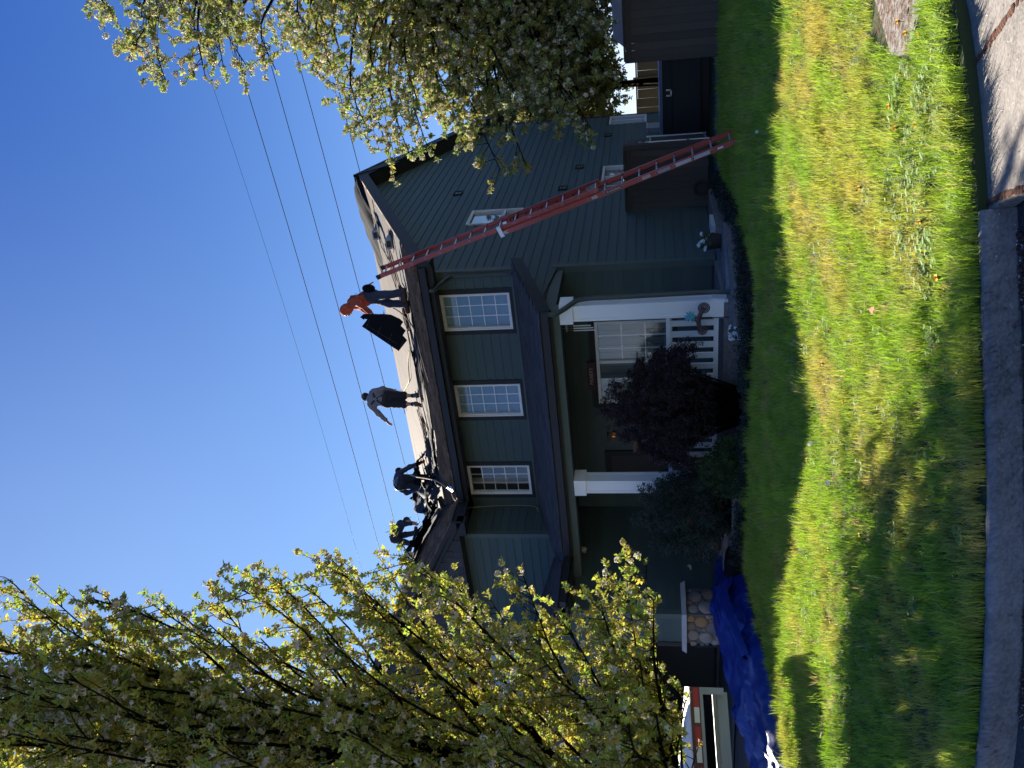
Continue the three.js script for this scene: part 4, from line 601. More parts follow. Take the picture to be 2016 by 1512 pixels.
  const tw = []; for (let k = 0; k < 9; k++) tw.push(new THREE.TorusGeometry(0.13 + rr(-0.03, 0.03), 0.008, 5, 20).rotateY(rr(-0.3, 0.3)).rotateX(rr(-0.3, 0.3)).translate(-5.72, EYE - 0.98, -17.3)); part(wr, 'twigs', tw, std(0.05, 0.03, 0.028, 0.9));
}
// ── blue tarp along the driveway edge ──
{
  const near = new THREE.CatmullRomCurve3([D(-11.15, -1.36, 12.75), D(-10.85, -1.4, 12.1), D(-10.55, -1.42, 11.0), D(-10.35, -1.44, 10.1), D(-10.0, -1.45, 9.1), D(-9.72, -1.47, 8.25), D(-9.65, -1.5, 7.4), D(-9.75, -1.52, 6.6), D(-9.8, -1.53, 5.4)]), far = new THREE.CatmullRomCurve3([D(-11.4, -1.3, 13.0), D(-11.55, -1.16, 12.4), D(-11.65, -1.02, 11.6), D(-12.05, -1.1, 10.8), D(-12.3, -1.2, 10.0), D(-12.3, -1.35, 9.2), D(-12.0, -1.42, 8.3), D(-11.5, -1.44, 7.2), D(-11.3, -1.46, 5.4)]);
  const t = thing('blue_tarp', 'crumpled blue tarpaulin spread along the driveway edge', 'tarp', D(-10.8, -1.4, 9.5));
  part(t, 'tarp_sheet', sheet(170, 60, (u, v) => {
    const p = near.getPoint(u).lerp(far.getPoint(u), v), a = p.x * 1.0, b = p.z * 1.0, rid = (q) => 1 - Math.abs(2 * q - 1);
    let h = 0.1 * Math.pow(rid(noise(a * 1.6 + b * 0.35, b * 0.9, 2)), 2) + 0.09 * Math.pow(rid(noise(a * 3.1 - b, b * 2.2 + a, 5)), 2) + 0.05 * rid(noise(a * 7 + b * 2, b * 4, 7)) + 0.015 * noise(a * 22, b * 18, 1);
    h *= Math.min(1, v * 9 + 0.12, (1 - v) * 9 + 0.25); const heap = 0.1 * Math.exp(-(((u - 0.12) / 0.08) ** 2) - (((v - 0.55) / 0.35) ** 2)) + 0.08 * Math.exp(-(((u - 0.3) / 0.06) ** 2) - (((v - 0.6) / 0.4) ** 2));
    return p.add(new THREE.Vector3(0.06 * (noise(a * 4, b * 4, 4) - 0.5), h + heap + 0.012, 0.06 * (noise(b * 4, a * 4, 6) - 0.5)));
  }), M.tarp);
  part(t, 'fold', sheet(60, 8, (u, v) => { const p = new THREE.CatmullRomCurve3([D(-10.75, -1.3, 11.6), D(-10.6, -1.12, 10.9), D(-10.35, -1.15, 10.0), D(-10.15, -1.28, 9.2)]).getPoint(u); return p.add(new THREE.Vector3(-0.28 * v, 0.1 * Math.sin(v * 3) + 0.04 * noise(u * 10, v * 3, 1), -0.12 * v)); }), M.tarp);
  single('debris_bag', [new THREE.IcosahedronGeometry(0.3, 4)].map((g) => { const P = g.attributes.position; for (let k = 0; k < P.count; k++) { const f = 0.8 + 0.4 * fbm(P.getX(k) * 6 + 3, P.getY(k) * 6, P.getZ(k) * 6); P.setXYZ(k, P.getX(k) * f * 1.3, P.getY(k) * f * 0.6, P.getZ(k) * f); } const m = mergeVertices(g.deleteAttribute('normal') && g.deleteAttribute('uv') ? g : g, 1e-5); m.computeVertexNormals(); return m.translate(-10.75, EYE - 1.27, -11.75); }), M.felt, 'black heap of old felt on the near end of the blue tarp', 'debris');
}
// ── white trailer with red and white tape, left of the tarp ──
{
  const t = thing('dump_trailer', 'white dump trailer with red and white reflective tape on the driveway', 'trailer', D(-9.9, -1.5, 6.6));
  const A = atZ(1357, 1352, 7.1), away = A.clone().sub(camera.position).setY(0).normalize(), dir = new THREE.Vector3(away.z, 0, -away.x); if (dir.x > 0) dir.negate(); // the end of the bed lies along the line of sight
  const at = (s, y, o) => A.clone().addScaledVector(dir, s).addScaledVector(away, o).add(new THREE.Vector3(0, y - 0.028 * s, 0)), bxx = (s0, s1, y0, y1, o0, o1) => hexa([at(s0, y0, o0), at(s1, y0, o0), at(s1, y0, o1), at(s0, y0, o1), at(s0, y1, o0), at(s1, y1, o0), at(s1, y1, o1), at(s0, y1, o1)]);
  part(t, 'side_rail', [bxx(0, 3.2, -0.115, 0, 0, 0.07)], std(0.1, 0.035, 0.035, 0.5));
  part(t, 'frame', [bxx(0, 3.2, -0.15, -0.115, -0.01, 0.08), bxx(0.05, 3.2, -0.45, -0.33, 0.3, 0.4), bxx(0.05, 3.2, -0.45, -0.33, 1.4, 1.5), bxx(0, 0.08, -0.4, -0.12, 0.1, 1.7)], M.steel);
  for (let k = 0; k < 6; k++) part(t, 'reflective_tape', bxx(0.01 + k * 0.215, 0.01 + k * 0.215 + (k % 2 ? 0.17 : 0.21), -0.1, -0.04, -0.004, 0.001), k % 2 ? M.tapeWhite : M.red);
  part(t, 'bed_panel', [hexa([at(0, -0.01, 0.08), at(3.2, -0.01, 0.08), at(3.2, 0.5, 1.7), at(0, 0.0, 1.7), at(0, 0.01, 0.08), at(3.2, 0.01, 0.08), at(3.2, 0.53, 1.7), at(0, 0.02, 1.7)])], M.paintWhite);
  for (const s of [1.2, 2.1]) { const w = part(t, 'wheel', rod(at(s, -0.72, 0.12), at(s, -0.72, 0.34), 0.32, 22), M.rubber); part(w, 'hub', rod(at(s, -0.72, 0.1), at(s, -0.72, 0.13), 0.14, 14), M.steel); }
  part(t, 'headboard', [bxx(0.55, 2.6, 0.45, 1.35, 1.8, 1.86)], M.paintWhite); part(t, 'headboard_stripe', [bxx(0.55, 2.6, 1.2, 1.3, 1.79, 1.8)], M.red);
}
// ── ropes ──
const rope = (pts, r, label, m = M.rope) => single('safety_rope', tube(pts, r, 60, 6), m, label, 'rope');
rope([D(-13.05, 6.45, 17.55), D(-12.7, 6.1, 17.0), D(-12.3, 5.65, 16.4), D(-11.8, 5.1, 15.6), D(-11.4, 4.55, 14.7), D(-11.2, 4.3, 14.15), D(-11.18, 4.15, 14.1)], 0.016, 'tan rope running from the bending worker down to the roof valley corner');
rope([onRoof(-9.0, 2.7, 0.03), onRoof(-9.6, 3.2, 0.03), onRoof(-10.2, 3.5, 0.04), onRoof(-10.8, 4.2, 0.03), onRoof(-11.6, 5.2, 0.03), onRoof(-12.2, 5.85, 0.03), D(-12.4, 7.28, 20.25)], 0.014, 'tan rope lying across the deck behind the worker in shorts');
rope([onRoof(-9.2, 2.2, 0.03), onRoof(-9.9, 2.25, 0.03), onRoof(-10.6, 2.0, 0.03), onRoof(-11.1, 2.3, 0.04), onRoof(-10.9, 2.9, 0.03), onRoof(-10.2, 2.9, 0.03)], 0.014, 'loop of tan rope left of the worker in shorts');
rope([onRoof(-7.15, 1.9, 0.9), onRoof(-7.4, 1.85, 0.35), onRoof(-7.7, 1.45, 0.05), onRoof(-8.2, 1.05, 0.03), onRoof(-8.6, 0.75, 0.03), onRoof(-8.65, 0.62, 0.03), onRoof(-8.3, 0.95, 0.03), onRoof(-7.7, 1.3, 0.03)], 0.013, 'dark tan rope from the orange hooded worker down over the shingles', std(0.2, 0.15, 0.11, 0.9));
rope([D(-11.45, 4.1, 14.2), D(-11.7, 3.9, 14.55), D(-11.74, 3.4, 14.64), D(-11.74, 2.9, 14.64), D(-11.76, 2.68, 14.62), D(-11.8, 2.6, 14.5)], 0.007, 'thin pale cord hanging down the dark wall corner below the valley');
// ── overhead wires ──
{
  const spans = [[[357, 0], [493, 380], [640, 862], [726.7, 1182], 0.009], [[466, 118], [549, 380], [690, 860], [770.7, 1179], 0.02], [[533, 136], [606, 380], [737, 860], [793, 1106], 0.02], [[577, 93], [660, 380], [784.5, 860], [824.8, 1033], 0.02], [[598, -80], [632, 40], [711.6, 339], [760, 545], 0.02], [[715, 50], [744, 168], [779.5, 314], [840, 585], 0.02]];
  const names = ['highest and thinnest of the overhead wires crossing the sky', 'second overhead wire from the top, crossing above the workers', 'third overhead wire from the top, dark against the sky', 'fourth overhead wire from the top, passing behind two workers', 'fifth overhead wire from the top, ending behind the ridge', 'lowest of the overhead wires, by the gable peak'];
  spans.forEach((s, k) => { const P = s.slice(0, 4).map(([x, y]) => atZ(x, y, 42)); // fit height along the span as a sagging parabola
    const n = 4; let A = [[0, 0, 0], [0, 0, 0], [0, 0, 0]], B = [0, 0, 0]; for (const p of P) { const v = [1, p.x / 20, (p.x / 20) ** 2]; for (let i = 0; i < 3; i++) { B[i] += v[i] * p.y; for (let j = 0; j < 3; j++) A[i][j] += v[i] * v[j]; } } A[2][2] += 0.4;
    const m = new THREE.Matrix3().set(...A[0], ...A[1], ...A[2]).invert(), c = new THREE.Vector3(...B).applyMatrix3(m), pts = []; for (let x = -75; x <= 30; x += 3) pts.push(new THREE.Vector3(x, c.x + c.y * x / 20 + c.z * (x / 20) ** 2, -42)); single('overhead_wire', tube(pts, s[4], 140, 5), M.wire, names[k], 'wire'); });
}
// ───────────────────────── the four roofers ─────────────────────────
function nets(f, lo, hi, h) { // smooth surface of f = 0 (inside negative) on a grid: naive surface nets
  const n = [0, 1, 2].map((k) => Math.max(2, Math.ceil((hi.getComponent(k) - lo.getComponent(k)) / h) + 1)), [nx, ny, nz] = n, V = new Float32Array(nx * ny * nz), p = new THREE.Vector3();
  for (let k = 0, q = 0; k < nz; k++) for (let j = 0; j < ny; j++) for (let i = 0; i < nx; i++) { p.set(lo.x + i * h, lo.y + j * h, lo.z + k * h); V[q++] = f(p); }
  const id = new Int32Array(nx * ny * nz).fill(-1), pos = [], idx = [], at = (i, j, k) => (k * ny + j) * nx + i;
  for (let k = 0; k < nz - 1; k++) for (let j = 0; j < ny - 1; j++) for (let i = 0; i < nx - 1; i++) {
    let m = 0; const v = []; for (let c = 0; c < 8; c++) { const x = V[at(i + (c & 1), j + ((c >> 1) & 1), k + (c >> 2))]; v.push(x); if (x < 0) m |= 1 << c; }
    if (m === 0 || m === 255) continue;
    let sx = 0, sy = 0, sz = 0, cnt = 0;
    for (const [a, b] of EDGES) if (((m >> a) & 1) !== ((m >> b) & 1)) { const t = v[a] / (v[a] - v[b]); sx += (a & 1) + t * ((b & 1) - (a & 1)); sy += ((a >> 1) & 1) + t * (((b >> 1) & 1) - ((a >> 1) & 1)); sz += (a >> 2) + t * ((b >> 2) - (a >> 2)); cnt++; }
    id[at(i, j, k)] = pos.length / 3; pos.push(lo.x + (i + sx / cnt) * h, lo.y + (j + sy / cnt) * h, lo.z + (k + sz / cnt) * h);
  }
  const quad = (a, b, c, d, fl) => { if (a < 0 || b < 0 || c < 0 || d < 0) return; if (fl) idx.push(a, c, b, a, d, c); else idx.push(a, b, c, a, c, d); };
  for (let k = 1; k < nz - 1; k++) for (let j = 1; j < ny - 1; j++) for (let i = 1; i < nx - 1; i++) {
    const s = V[at(i, j, k)] < 0;
    if (s !== V[at(i + 1, j, k)] < 0) quad(id[at(i, j - 1, k - 1)], id[at(i, j, k - 1)], id[at(i, j, k)], id[at(i, j - 1, k)], !s);
    if (s !== V[at(i, j + 1, k)] < 0) quad(id[at(i - 1, j, k - 1)], id[at(i - 1, j, k)], id[at(i, j, k)], id[at(i, j, k - 1)], !s);
    if (s !== V[at(i, j, k + 1)] < 0) quad(id[at(i - 1, j - 1, k)], id[at(i, j - 1, k)], id[at(i, j, k)], id[at(i - 1, j, k)], !s);
  }
  const g = new THREE.BufferGeometry(); g.setAttribute('position', new THREE.Float32BufferAttribute(pos, 3)); g.setIndex(idx); g.computeVertexNormals();
  const uv = []; for (let k = 0; k < pos.length; k += 3) uv.push(pos[k] + pos[k + 2], pos[k + 1]); g.setAttribute('uv', new THREE.Float32BufferAttribute(uv, 2)); return g;
}
const EDGES = [[0, 1], [2, 3], [4, 5], [6, 7], [0, 2], [1, 3], [4, 6], [5, 7], [0, 4], [1, 5], [2, 6], [3, 7]];
const capsule = (p, a, b, ra, rb) => { const bx_ = b.x - a.x, by = b.y - a.y, bz = b.z - a.z, px = p.x - a.x, py = p.y - a.y, pz = p.z - a.z, L = bx_ * bx_ + by * by + bz * bz, t = L > 0 ? clamp((px * bx_ + py * by + pz * bz) / L, 0, 1) : 0; return Math.hypot(px - bx_ * t, py - by * t, pz - bz * t) - (ra + (rb - ra) * t); };
const smin = (a, b, k) => { const h = Math.max(k - Math.abs(a - b), 0) / k; return Math.min(a, b) - h * h * k * 0.25; };
function fieldOf(list, k, grow = 0, wrinkle = 0) { return (p) => { let d = 9; for (const [a, b, ra, rb] of list) d = smin(d, capsule(p, a, b, ra, rb ?? ra), k); d -= grow; if (wrinkle && d < 0.05 && d > -0.05) d += wrinkle * (Math.sin(p.y * 46 + 5 * Math.sin(p.x * 17) + 4 * Math.sin(p.z * 19)) + Math.sin(p.x * 37 + p.y * 21 - p.z * 29)); return d; }; }
function boundsOf(list, m) { const lo = new THREE.Vector3(9e9, 9e9, 9e9), hi = lo.clone().negate(); for (const [a, b, ra, rb] of list) for (const [q, r] of [[a, ra], [b, rb ?? ra]]) { lo.min(q.clone().subScalar(r + m)); hi.max(q.clone().addScalar(r + m)); } return [lo, hi]; }
const mesh = (list, k, h, grow = 0, wrinkle = 0) => nets(fieldOf(list, k, grow, wrinkle), ...boundsOf(list, grow + 0.03 + h), h);
const VR = new THREE.Vector3(0.859, 0, -0.512), VT = new THREE.Vector3(0.512, 0, 0.859), VU = new THREE.Vector3(0, 1, 0);
function hand(w, dir, side, curl) { // palm and five unequal bent fingers
  const n = side.clone().cross(dir).normalize(), s = side.clone().normalize(), f = dir.clone().normalize(), L = [], at = (a, b, c) => w.clone().addScaledVector(f, a).addScaledVector(s, b).addScaledVector(n, c);
  L.push([at(0, 0, 0), at(0.075, 0, 0), 0.024, 0.026], [at(0.03, 0.02, 0), at(0.08, 0.026, 0), 0.018, 0.017], [at(0.03, -0.02, 0), at(0.075, -0.026, 0), 0.018, 0.016]);
  [[0.03, 0.04, 0.026, 0.02], [0.012, 0.045, 0.028, 0.022], [-0.01, 0.041, 0.026, 0.02], [-0.03, 0.032, 0.02, 0.017]].forEach(([o, a, b, c]) => { let p = at(0.085, o, 0), ang = curl * 0.5; for (const l of [a, b, c]) { const q = p.clone().addScaledVector(f, l * Math.cos(ang)).addScaledVector(n, l * Math.sin(ang)); L.push([p, q, 0.0095, 0.0085]); p = q; ang += curl * 0.8; } });
  const a = at(0.02, 0.03, 0.005), b = at(0.055, 0.058, 0.02), c = at(0.082, 0.06, 0.04 * Math.min(1, curl + 0.3)); L.push([a, b, 0.013, 0.011], [b, c, 0.011, 0.009]);
  return L;
}
function headField(c, f, u) { // skull, jaw, nose, brows, ears, lips
  const s = f.clone().cross(u).normalize(), at = (a, b, d) => c.clone().addScaledVector(f, a).addScaledVector(u, b).addScaledVector(s, d);
  const base = fieldOf([[at(-0.018, 0.025, 0), at(0.012, 0.022, 0), 0.083, 0.08], [at(0.02, -0.05, 0), at(0.05, -0.085, 0), 0.052, 0.034], [at(0.06, -0.02, 0.0), at(0.055, -0.05, 0), 0.036, 0.036]], 0.05);
  const add = [[at(0.09, 0.005, 0), at(0.108, -0.03, 0), 0.009, 0.014], [at(0.078, 0.03, 0.035), at(0.083, 0.03, 0.012), 0.011, 0.011], [at(0.078, 0.03, -0.035), at(0.083, 0.03, -0.012), 0.011, 0.011], [at(0.085, -0.058, 0.018), at(0.085, -0.058, -0.018), 0.008, 0.008], [at(-0.005, 0.015, 0.083), at(-0.008, -0.02, 0.08), 0.016, 0.011], [at(-0.005, 0.015, -0.083), at(-0.008, -0.02, -0.08), 0.016, 0.011]], eyes = [at(0.092, 0.008, 0.033), at(0.092, 0.008, -0.033)], balls = [at(0.075, 0.008, 0.033), at(0.075, 0.008, -0.033)];
  return (p) => { let d = base(p); for (const [a, b, r, q] of add) d = smin(d, capsule(p, a, b, r, q), 0.014); for (const e of eyes) d = -smin(-d, p.distanceTo(e) - 0.015, 0.012); for (const e of balls) d = Math.min(d, p.distanceTo(e) - 0.013); return d; };
}
function roofer(label, base, J, o) {
  const P = {}; for (const k in J) P[k] = base.clone().addScaledVector(VR, J[k][0]).addScaledVector(VU, J[k][1]).addScaledVector(VT, J[k][2] ?? 0);
  const S = o.size ?? 1, dirOf = (v) => new THREE.Vector3().addScaledVector(VR, v[0]).addScaledVector(VU, v[1]).addScaledVector(VT, v[2]).normalize();
  const t = thing('person', label, 'person', base);
  const mid = P.shR.clone().lerp(P.shL, 0.5), belly = mid.clone().lerp(P.hip, 0.55), across = P.shR.clone().sub(P.shL).normalize(), hR = P.hip.clone().addScaledVector(across, 0.085 * S), hL = P.hip.clone().addScaledVector(across, -0.085 * S);
  const spineUp = mid.clone().sub(P.hip).normalize();
  const torso = [[P.shR.clone().lerp(mid, 0.3), P.shL.clone().lerp(mid, 0.3), 0.085 * S], [mid.clone().lerp(belly, 0.35).addScaledVector(across, 0.07 * S), mid.clone().lerp(belly, 0.35).addScaledVector(across, -0.07 * S), 0.105 * S], [mid, belly, 0.11 * S, 0.115 * S], [belly.clone().addScaledVector(across, 0.04), belly.clone().addScaledVector(across, -0.04), 0.105 * S], [belly, P.hip, 0.11 * S, 0.12 * S], [hR, hL, 0.1 * S]];
  const arms = [[P.shR, P.elR, 0.056 * S, 0.042 * S], [P.elR, P.haR, 0.041 * S, 0.028 * S], [P.shL, P.elL, 0.056 * S, 0.042 * S], [P.elL, P.haL, 0.041 * S, 0.028 * S]];
  const legs = [[hR, P.knR, 0.088 * S, 0.058 * S], [P.knR, P.ftR, 0.056 * S, 0.036 * S], [hL, P.knL, 0.088 * S, 0.058 * S], [P.knL, P.ftL, 0.056 * S, 0.036 * S]];
  const toe = (f, v) => f.clone().addScaledVector(v, 0.17 * S).add(new THREE.Vector3(0, -0.035, 0)), tR = dirOf(o.toeR), tL = dirOf(o.toeL);
  const feet = [[P.ftR.clone().addScaledVector(tR, -0.05), toe(P.ftR, tR), 0.04 * S, 0.032 * S], [P.ftL.clone().addScaledVector(tL, -0.05), toe(P.ftL, tL), 0.04 * S, 0.032 * S]];
  const neck = [[mid.clone().addScaledVector(spineUp, 0.03), P.head.clone().addScaledVector(dirOf(o.up), -0.06), 0.055 * S, 0.052 * S]];
  const face = dirOf(o.face), up = dirOf(o.up), hf = headField(P.head, face, up), hb = 0.15;
  const hands = ['R', 'L'].map((q) => { const w = P['ha' + q], d = w.clone().sub(P['el' + q]).normalize(), s = dirOf(o['palm' + q] ?? [1, 0, 0.2]); s.addScaledVector(d, -s.dot(d)).normalize(); return hand(w, d, s, o['curl' + q] ?? 0.6); });
  part(t, 'body', [mesh([...torso, ...arms, ...legs, ...feet, ...neck], 0.05, 0.016), nets(hf, P.head.clone().subScalar(hb), P.head.clone().addScalar(hb), 0.006), ...hands.map((h) => mesh(h, 0.012, 0.0045))], o.skin ?? M.skin);
  // clothes over the same figure, ending at cuffs, waist and hems
  part(t, o.topName ?? 'jacket', mesh([...torso.slice(0, 5), ...arms.map(([a, b, r, q], k) => (k % 2 ? [a, a.clone().lerp(b, 0.93), r, q + 0.006] : [a, b, r, q])), [mid, mid.clone().addScaledVector(spineUp, 0.05), 0.075]], 0.05, 0.014, 0.02, 0.0028), o.top);
  part(t, o.shorts ? 'shorts' : 'trousers', mesh([[hR, hL, 0.1 * S], [P.hip.clone().addScaledVector(spineUp, 0.07), P.hip, 0.115 * S, 0.118 * S], ...(o.shorts ? [[hR, P.knR.clone().lerp(P.ftR, 0.06), 0.088, 0.082], [hL, P.knL.clone().lerp(P.ftL, 0.06), 0.088, 0.082]] : [[legs[0][0], legs[0][1], 0.088, 0.066], [P.knR, P.ftR.clone().lerp(P.knR, 0.1), 0.064, 0.056], [legs[2][0], legs[2][1], 0.088, 0.066], [P.knL, P.ftL.clone().lerp(P.knL, 0.1), 0.064, 0.056]])], 0.04, 0.014, 0.022, 0.0028), o.bottom);
  if (o.shorts) part(t, 'sock', [mesh([[P.ftR.clone().lerp(P.knR, 0.02), P.ftR.clone().lerp(P.knR, 0.3), 0.042, 0.048]], 0.02, 0.012, 0.006), mesh([[P.ftL.clone().lerp(P.knL, 0.02), P.ftL.clone().lerp(P.knL, 0.3), 0.042, 0.048]], 0.02, 0.012, 0.006)], o.sock);
  for (const [f, kn, fl] of [[feet[0], P.knR, P.ftR], [feet[1], P.knL, P.ftL]]) { const b = part(t, 'boot', mesh([f, [fl, fl.clone().lerp(kn, o.shorts ? 0.1 : 0.2), 0.044, 0.05]], 0.03, 0.011, 0.012), o.boot); part(b, 'sole', mesh([[f[0].clone().add(new THREE.Vector3(0, -0.038, 0)), f[1].clone().add(new THREE.Vector3(0, -0.03, 0)), 0.03, 0.03]], 0.02, 0.012, 0.004), o.sole ?? M.rubber); }
  if (o.hood) part(t, 'hood', nets((p) => { const q = p.clone().sub(P.head).addScaledVector(face, 0.025), d = smin(q.length() - 0.127, capsule(p, P.head.clone().addScaledVector(up, -0.02).addScaledVector(face, -0.03), mid.clone().addScaledVector(spineUp, 0.02), 0.095, 0.1), 0.06), open = p.distanceTo(P.head.clone().addScaledVector(face, 0.13).addScaledVector(up, -0.015)) - 0.085; return Math.max(d + 0.003 * Math.sin(p.y * 50 + p.x * 31), -open); }, P.head.clone().subScalar(0.36), P.head.clone().addScalar(0.25), 0.011), o.hood);
  if (o.cap) { const c = part(t, 'cap', nets((p) => { const q = p.clone().sub(P.head), h = q.dot(up); return Math.max(q.clone().addScaledVector(up, -0.022).addScaledVector(face, 0.004).length() - 0.108, 0.028 - h); }, P.head.clone().subScalar(0.16), P.head.clone().addScalar(0.17), 0.009), o.cap); part(c, 'brim', nets((p) => { const q = p.clone().sub(P.head), h = q.dot(up), a = q.dot(face); return Math.max(Math.hypot(a - 0.07, q.clone().addScaledVector(up, -h).addScaledVector(face, -a).length()) - 0.092, Math.abs(h - 0.034 + a * 0.12) - 0.007, -a + 0.02); }, P.head.clone().subScalar(0.2), P.head.clone().addScalar(0.2), 0.008), o.cap); }
  if (o.hair) part(t, 'hair', nets((p) => { const q = p.clone().sub(P.head), h = q.dot(up), a = q.dot(face); return Math.max(q.clone().addScaledVector(up, -0.02).addScaledVector(face, 0.012).length() - 0.1 - 0.003 * Math.sin(p.x * 160 + p.y * 120), a - 0.055 - h * 0.3, -h - 0.055); }, P.head.clone().subScalar(0.16), P.head.clone().addScalar(0.16), 0.009), o.hair);
  // harness: straps round the trunk
  const backDir = o.back ? dirOf(o.back) : VT.clone(), bd = backDir.clone().addScaledVector(spineUp, -backDir.dot(spineUp)).normalize();
  const on = (a, h, d) => P.hip.clone().lerp(mid, h).addScaledVector(across, a).addScaledVector(bd, d);
  if (o.harness) { const strap = (pts) => { const c = new THREE.CatmullRomCurve3(pts).getPoints(14), g = []; for (let k = 0; k < 14; k++) g.push(bar(c[k], c[k + 1].clone().lerp(c[k], -0.12), 0.042, 0.008, bd)); return g; }; const h = part(t, 'harness', [strap([on(0.15, 1.06, 0.03), on(0.12, 0.9, 0.135), on(0.03, 0.72, 0.152), on(-0.07, 0.4, 0.14), on(-0.13, 0.1, 0.13)]), strap([on(-0.15, 1.06, 0.03), on(-0.12, 0.9, 0.135), on(-0.03, 0.72, 0.152), on(0.07, 0.4, 0.14), on(0.13, 0.1, 0.13)]), strap([on(0.17, 0.12, 0.02), on(0.12, 0.1, 0.13), on(0, 0.1, 0.155), on(-0.12, 0.1, 0.13), on(-0.17, 0.12, 0.02)])], o.harness); part(h, 'ring', new THREE.TorusGeometry(0.028, 0.006, 6, 16).translate(on(0, 0.68, 0.17).x, on(0, 0.68, 0.17).y, on(0, 0.68, 0.17).z), M.alu); }
  if (o.belt) { const bl = []; for (let k = 0; k < 18; k++) { const q = (a) => P.hip.clone().addScaledVector(spineUp, 0.06).addScaledVector(across, 0.175 * Math.cos(a)).addScaledVector(bd, 0.15 * Math.sin(a)); bl.push(bar(q(k / 18 * 6.283), q((k + 1.15) / 18 * 6.283), 0.012, 0.06, spineUp)); } const b = part(t, 'tool_belt', bl, o.belt); for (const [a, d, m] of o.pouches ?? []) { const c = on(a, -0.12, d); part(b, 'pouch', new THREE.SphereGeometry(0.1, 12, 10).scale(0.9, 1.25, 0.7).translate(c.x, c.y, c.z), m); } for (const [a, d] of o.tools ?? []) part(b, 'hammer_handle', rod(on(a, 0.1, d), on(a + 0.03, -0.5, d + 0.02), 0.014), std(0.35, 0.22, 0.05, 0.5)); }
  return [t, P];
}
const cloth = (r, g, b) => std(r, g, b, 0.92, bumped(T.grain, 0.003));
{
  const back1 = [0.75, 0.1, 0.66];
  // 1: orange hood, carrying a sheet of old shingles
  roofer('roofer in an orange hoodie with hood up, carrying a black sheet of shingles', D(-7.18, 5.09, 15.8), { head: [-0.235, 1.33, 0.0], shR: [-0.05, 1.15, 0.14], shL: [-0.1, 1.13, -0.14], hip: [0.05, 0.76, 0], elR: [-0.12, 0.92, 0.24], haR: [-0.3, 0.74, 0.2], elL: [-0.26, 0.9, -0.2], haL: [-0.42, 0.72, -0.12], knR: [0.06, 0.4, 0.1], ftR: [0.1, 0.05, 0.1], knL: [-0.1, 0.42, -0.1], ftL: [-0.13, 0.05, -0.08] },
    { face: [-0.95, -0.25, -0.1], up: [-0.3, 0.95, 0], toeR: [-0.9, 0.1, -0.3], toeL: [-0.9, 0.1, -0.3], top: cloth(0.34, 0.065, 0.03), hood: cloth(0.4, 0.075, 0.033), bottom: cloth(0.03, 0.045, 0.08), boot: cloth(0.09, 0.05, 0.03), harness: cloth(0.05, 0.05, 0.055), back: back1, belt: M.black, pouches: [[0.0, 0.2, M.black], [0.12, 0.16, M.felt], [-0.14, 0.12, cloth(0.12, 0.02, 0.03)]], tools: [[0.02, 0.26]], topName: 'hoodie', curlR: 1.1, curlL: 1.1, palmR: [0, 0.3, 1], palmL: [0, 0.3, -1] });
  const s = thing('shingle_sheet', 'torn black sheet of old shingles held by the orange hooded roofer', 'roofing sheet', D(-7.4, 5.4, 15.2));
  const px = [[555, 800], [620, 740], [820, 745], [990, 742], [995, 668], [1006, 742], [1130, 755], [1290, 830], [1360, 890], [1310, 960], [1405, 1050], [1350, 1140], [1430, 1230], [1275, 1430], [590, 970], [690, 840], [640, 830], [628, 850]].map(([a, b]) => [650 + a / 9.45, 540 + b / 9.45]);
  part(s, 'sheet', slab(px.map(([x, y]) => atZ(x, y, 15.25)), new THREE.Vector3(0, 0, -0.012)), M.felt);
  const tabs = []; for (let k = 0; k < 4; k++) { const a = atZ(712 + k * 22 + 8, 646 + k * 14 + 1, 15.23), b = atZ(728 + k * 22, 628 + k * 14, 15.23); tabs.push(bar(a, b, 0.006, 0.004, VT)); } tabs.push(bar(atZ(722, 640, 15.24), atZ(780, 676, 15.24), 0.006, 0.004, VT));
  part(s, 'shingle_seam', tabs, std(0.05, 0.05, 0.055, 0.9));
  // 2: grey shirt and shorts, back turned
  roofer('roofer in grey long sleeved shirt, cap and black shorts standing with back turned', D(-10.33, 5.56, 16.82), { head: [0.12, 1.33, -0.03], shR: [0.24, 1.14, 0], shL: [-0.1, 1.2, 0.02], hip: [0.05, 0.8, 0], elR: [0.3, 0.92, -0.03], haR: [0.24, 0.72, -0.2], elL: [-0.28, 1.03, 0.02], haL: [-0.46, 0.85, -0.02], knR: [0.13, 0.43, -0.04], ftR: [0.12, 0.08, 0.0], knL: [-0.07, 0.42, 0.02], ftL: [-0.08, 0.06, 0.08] },
    { face: [-0.1, -0.25, -0.95], up: [0, 1, -0.15], toeR: [0.2, 0.4, -0.9], toeL: [-0.25, -0.4, -0.7], top: cloth(0.17, 0.175, 0.19), topName: 'shirt', bottom: cloth(0.014, 0.015, 0.018), shorts: true, sock: cloth(0.02, 0.02, 0.022), boot: cloth(0.07, 0.08, 0.085), sole: cloth(0.14, 0.05, 0.045), cap: cloth(0.14, 0.145, 0.16), harness: cloth(0.03, 0.028, 0.026), back: [0, 0, 1], belt: cloth(0.02, 0.02, 0.018), curlL: 0.3, curlR: 0.6, palmL: [0, 0.6, 1], hair: cloth(0.02, 0.015, 0.012) });
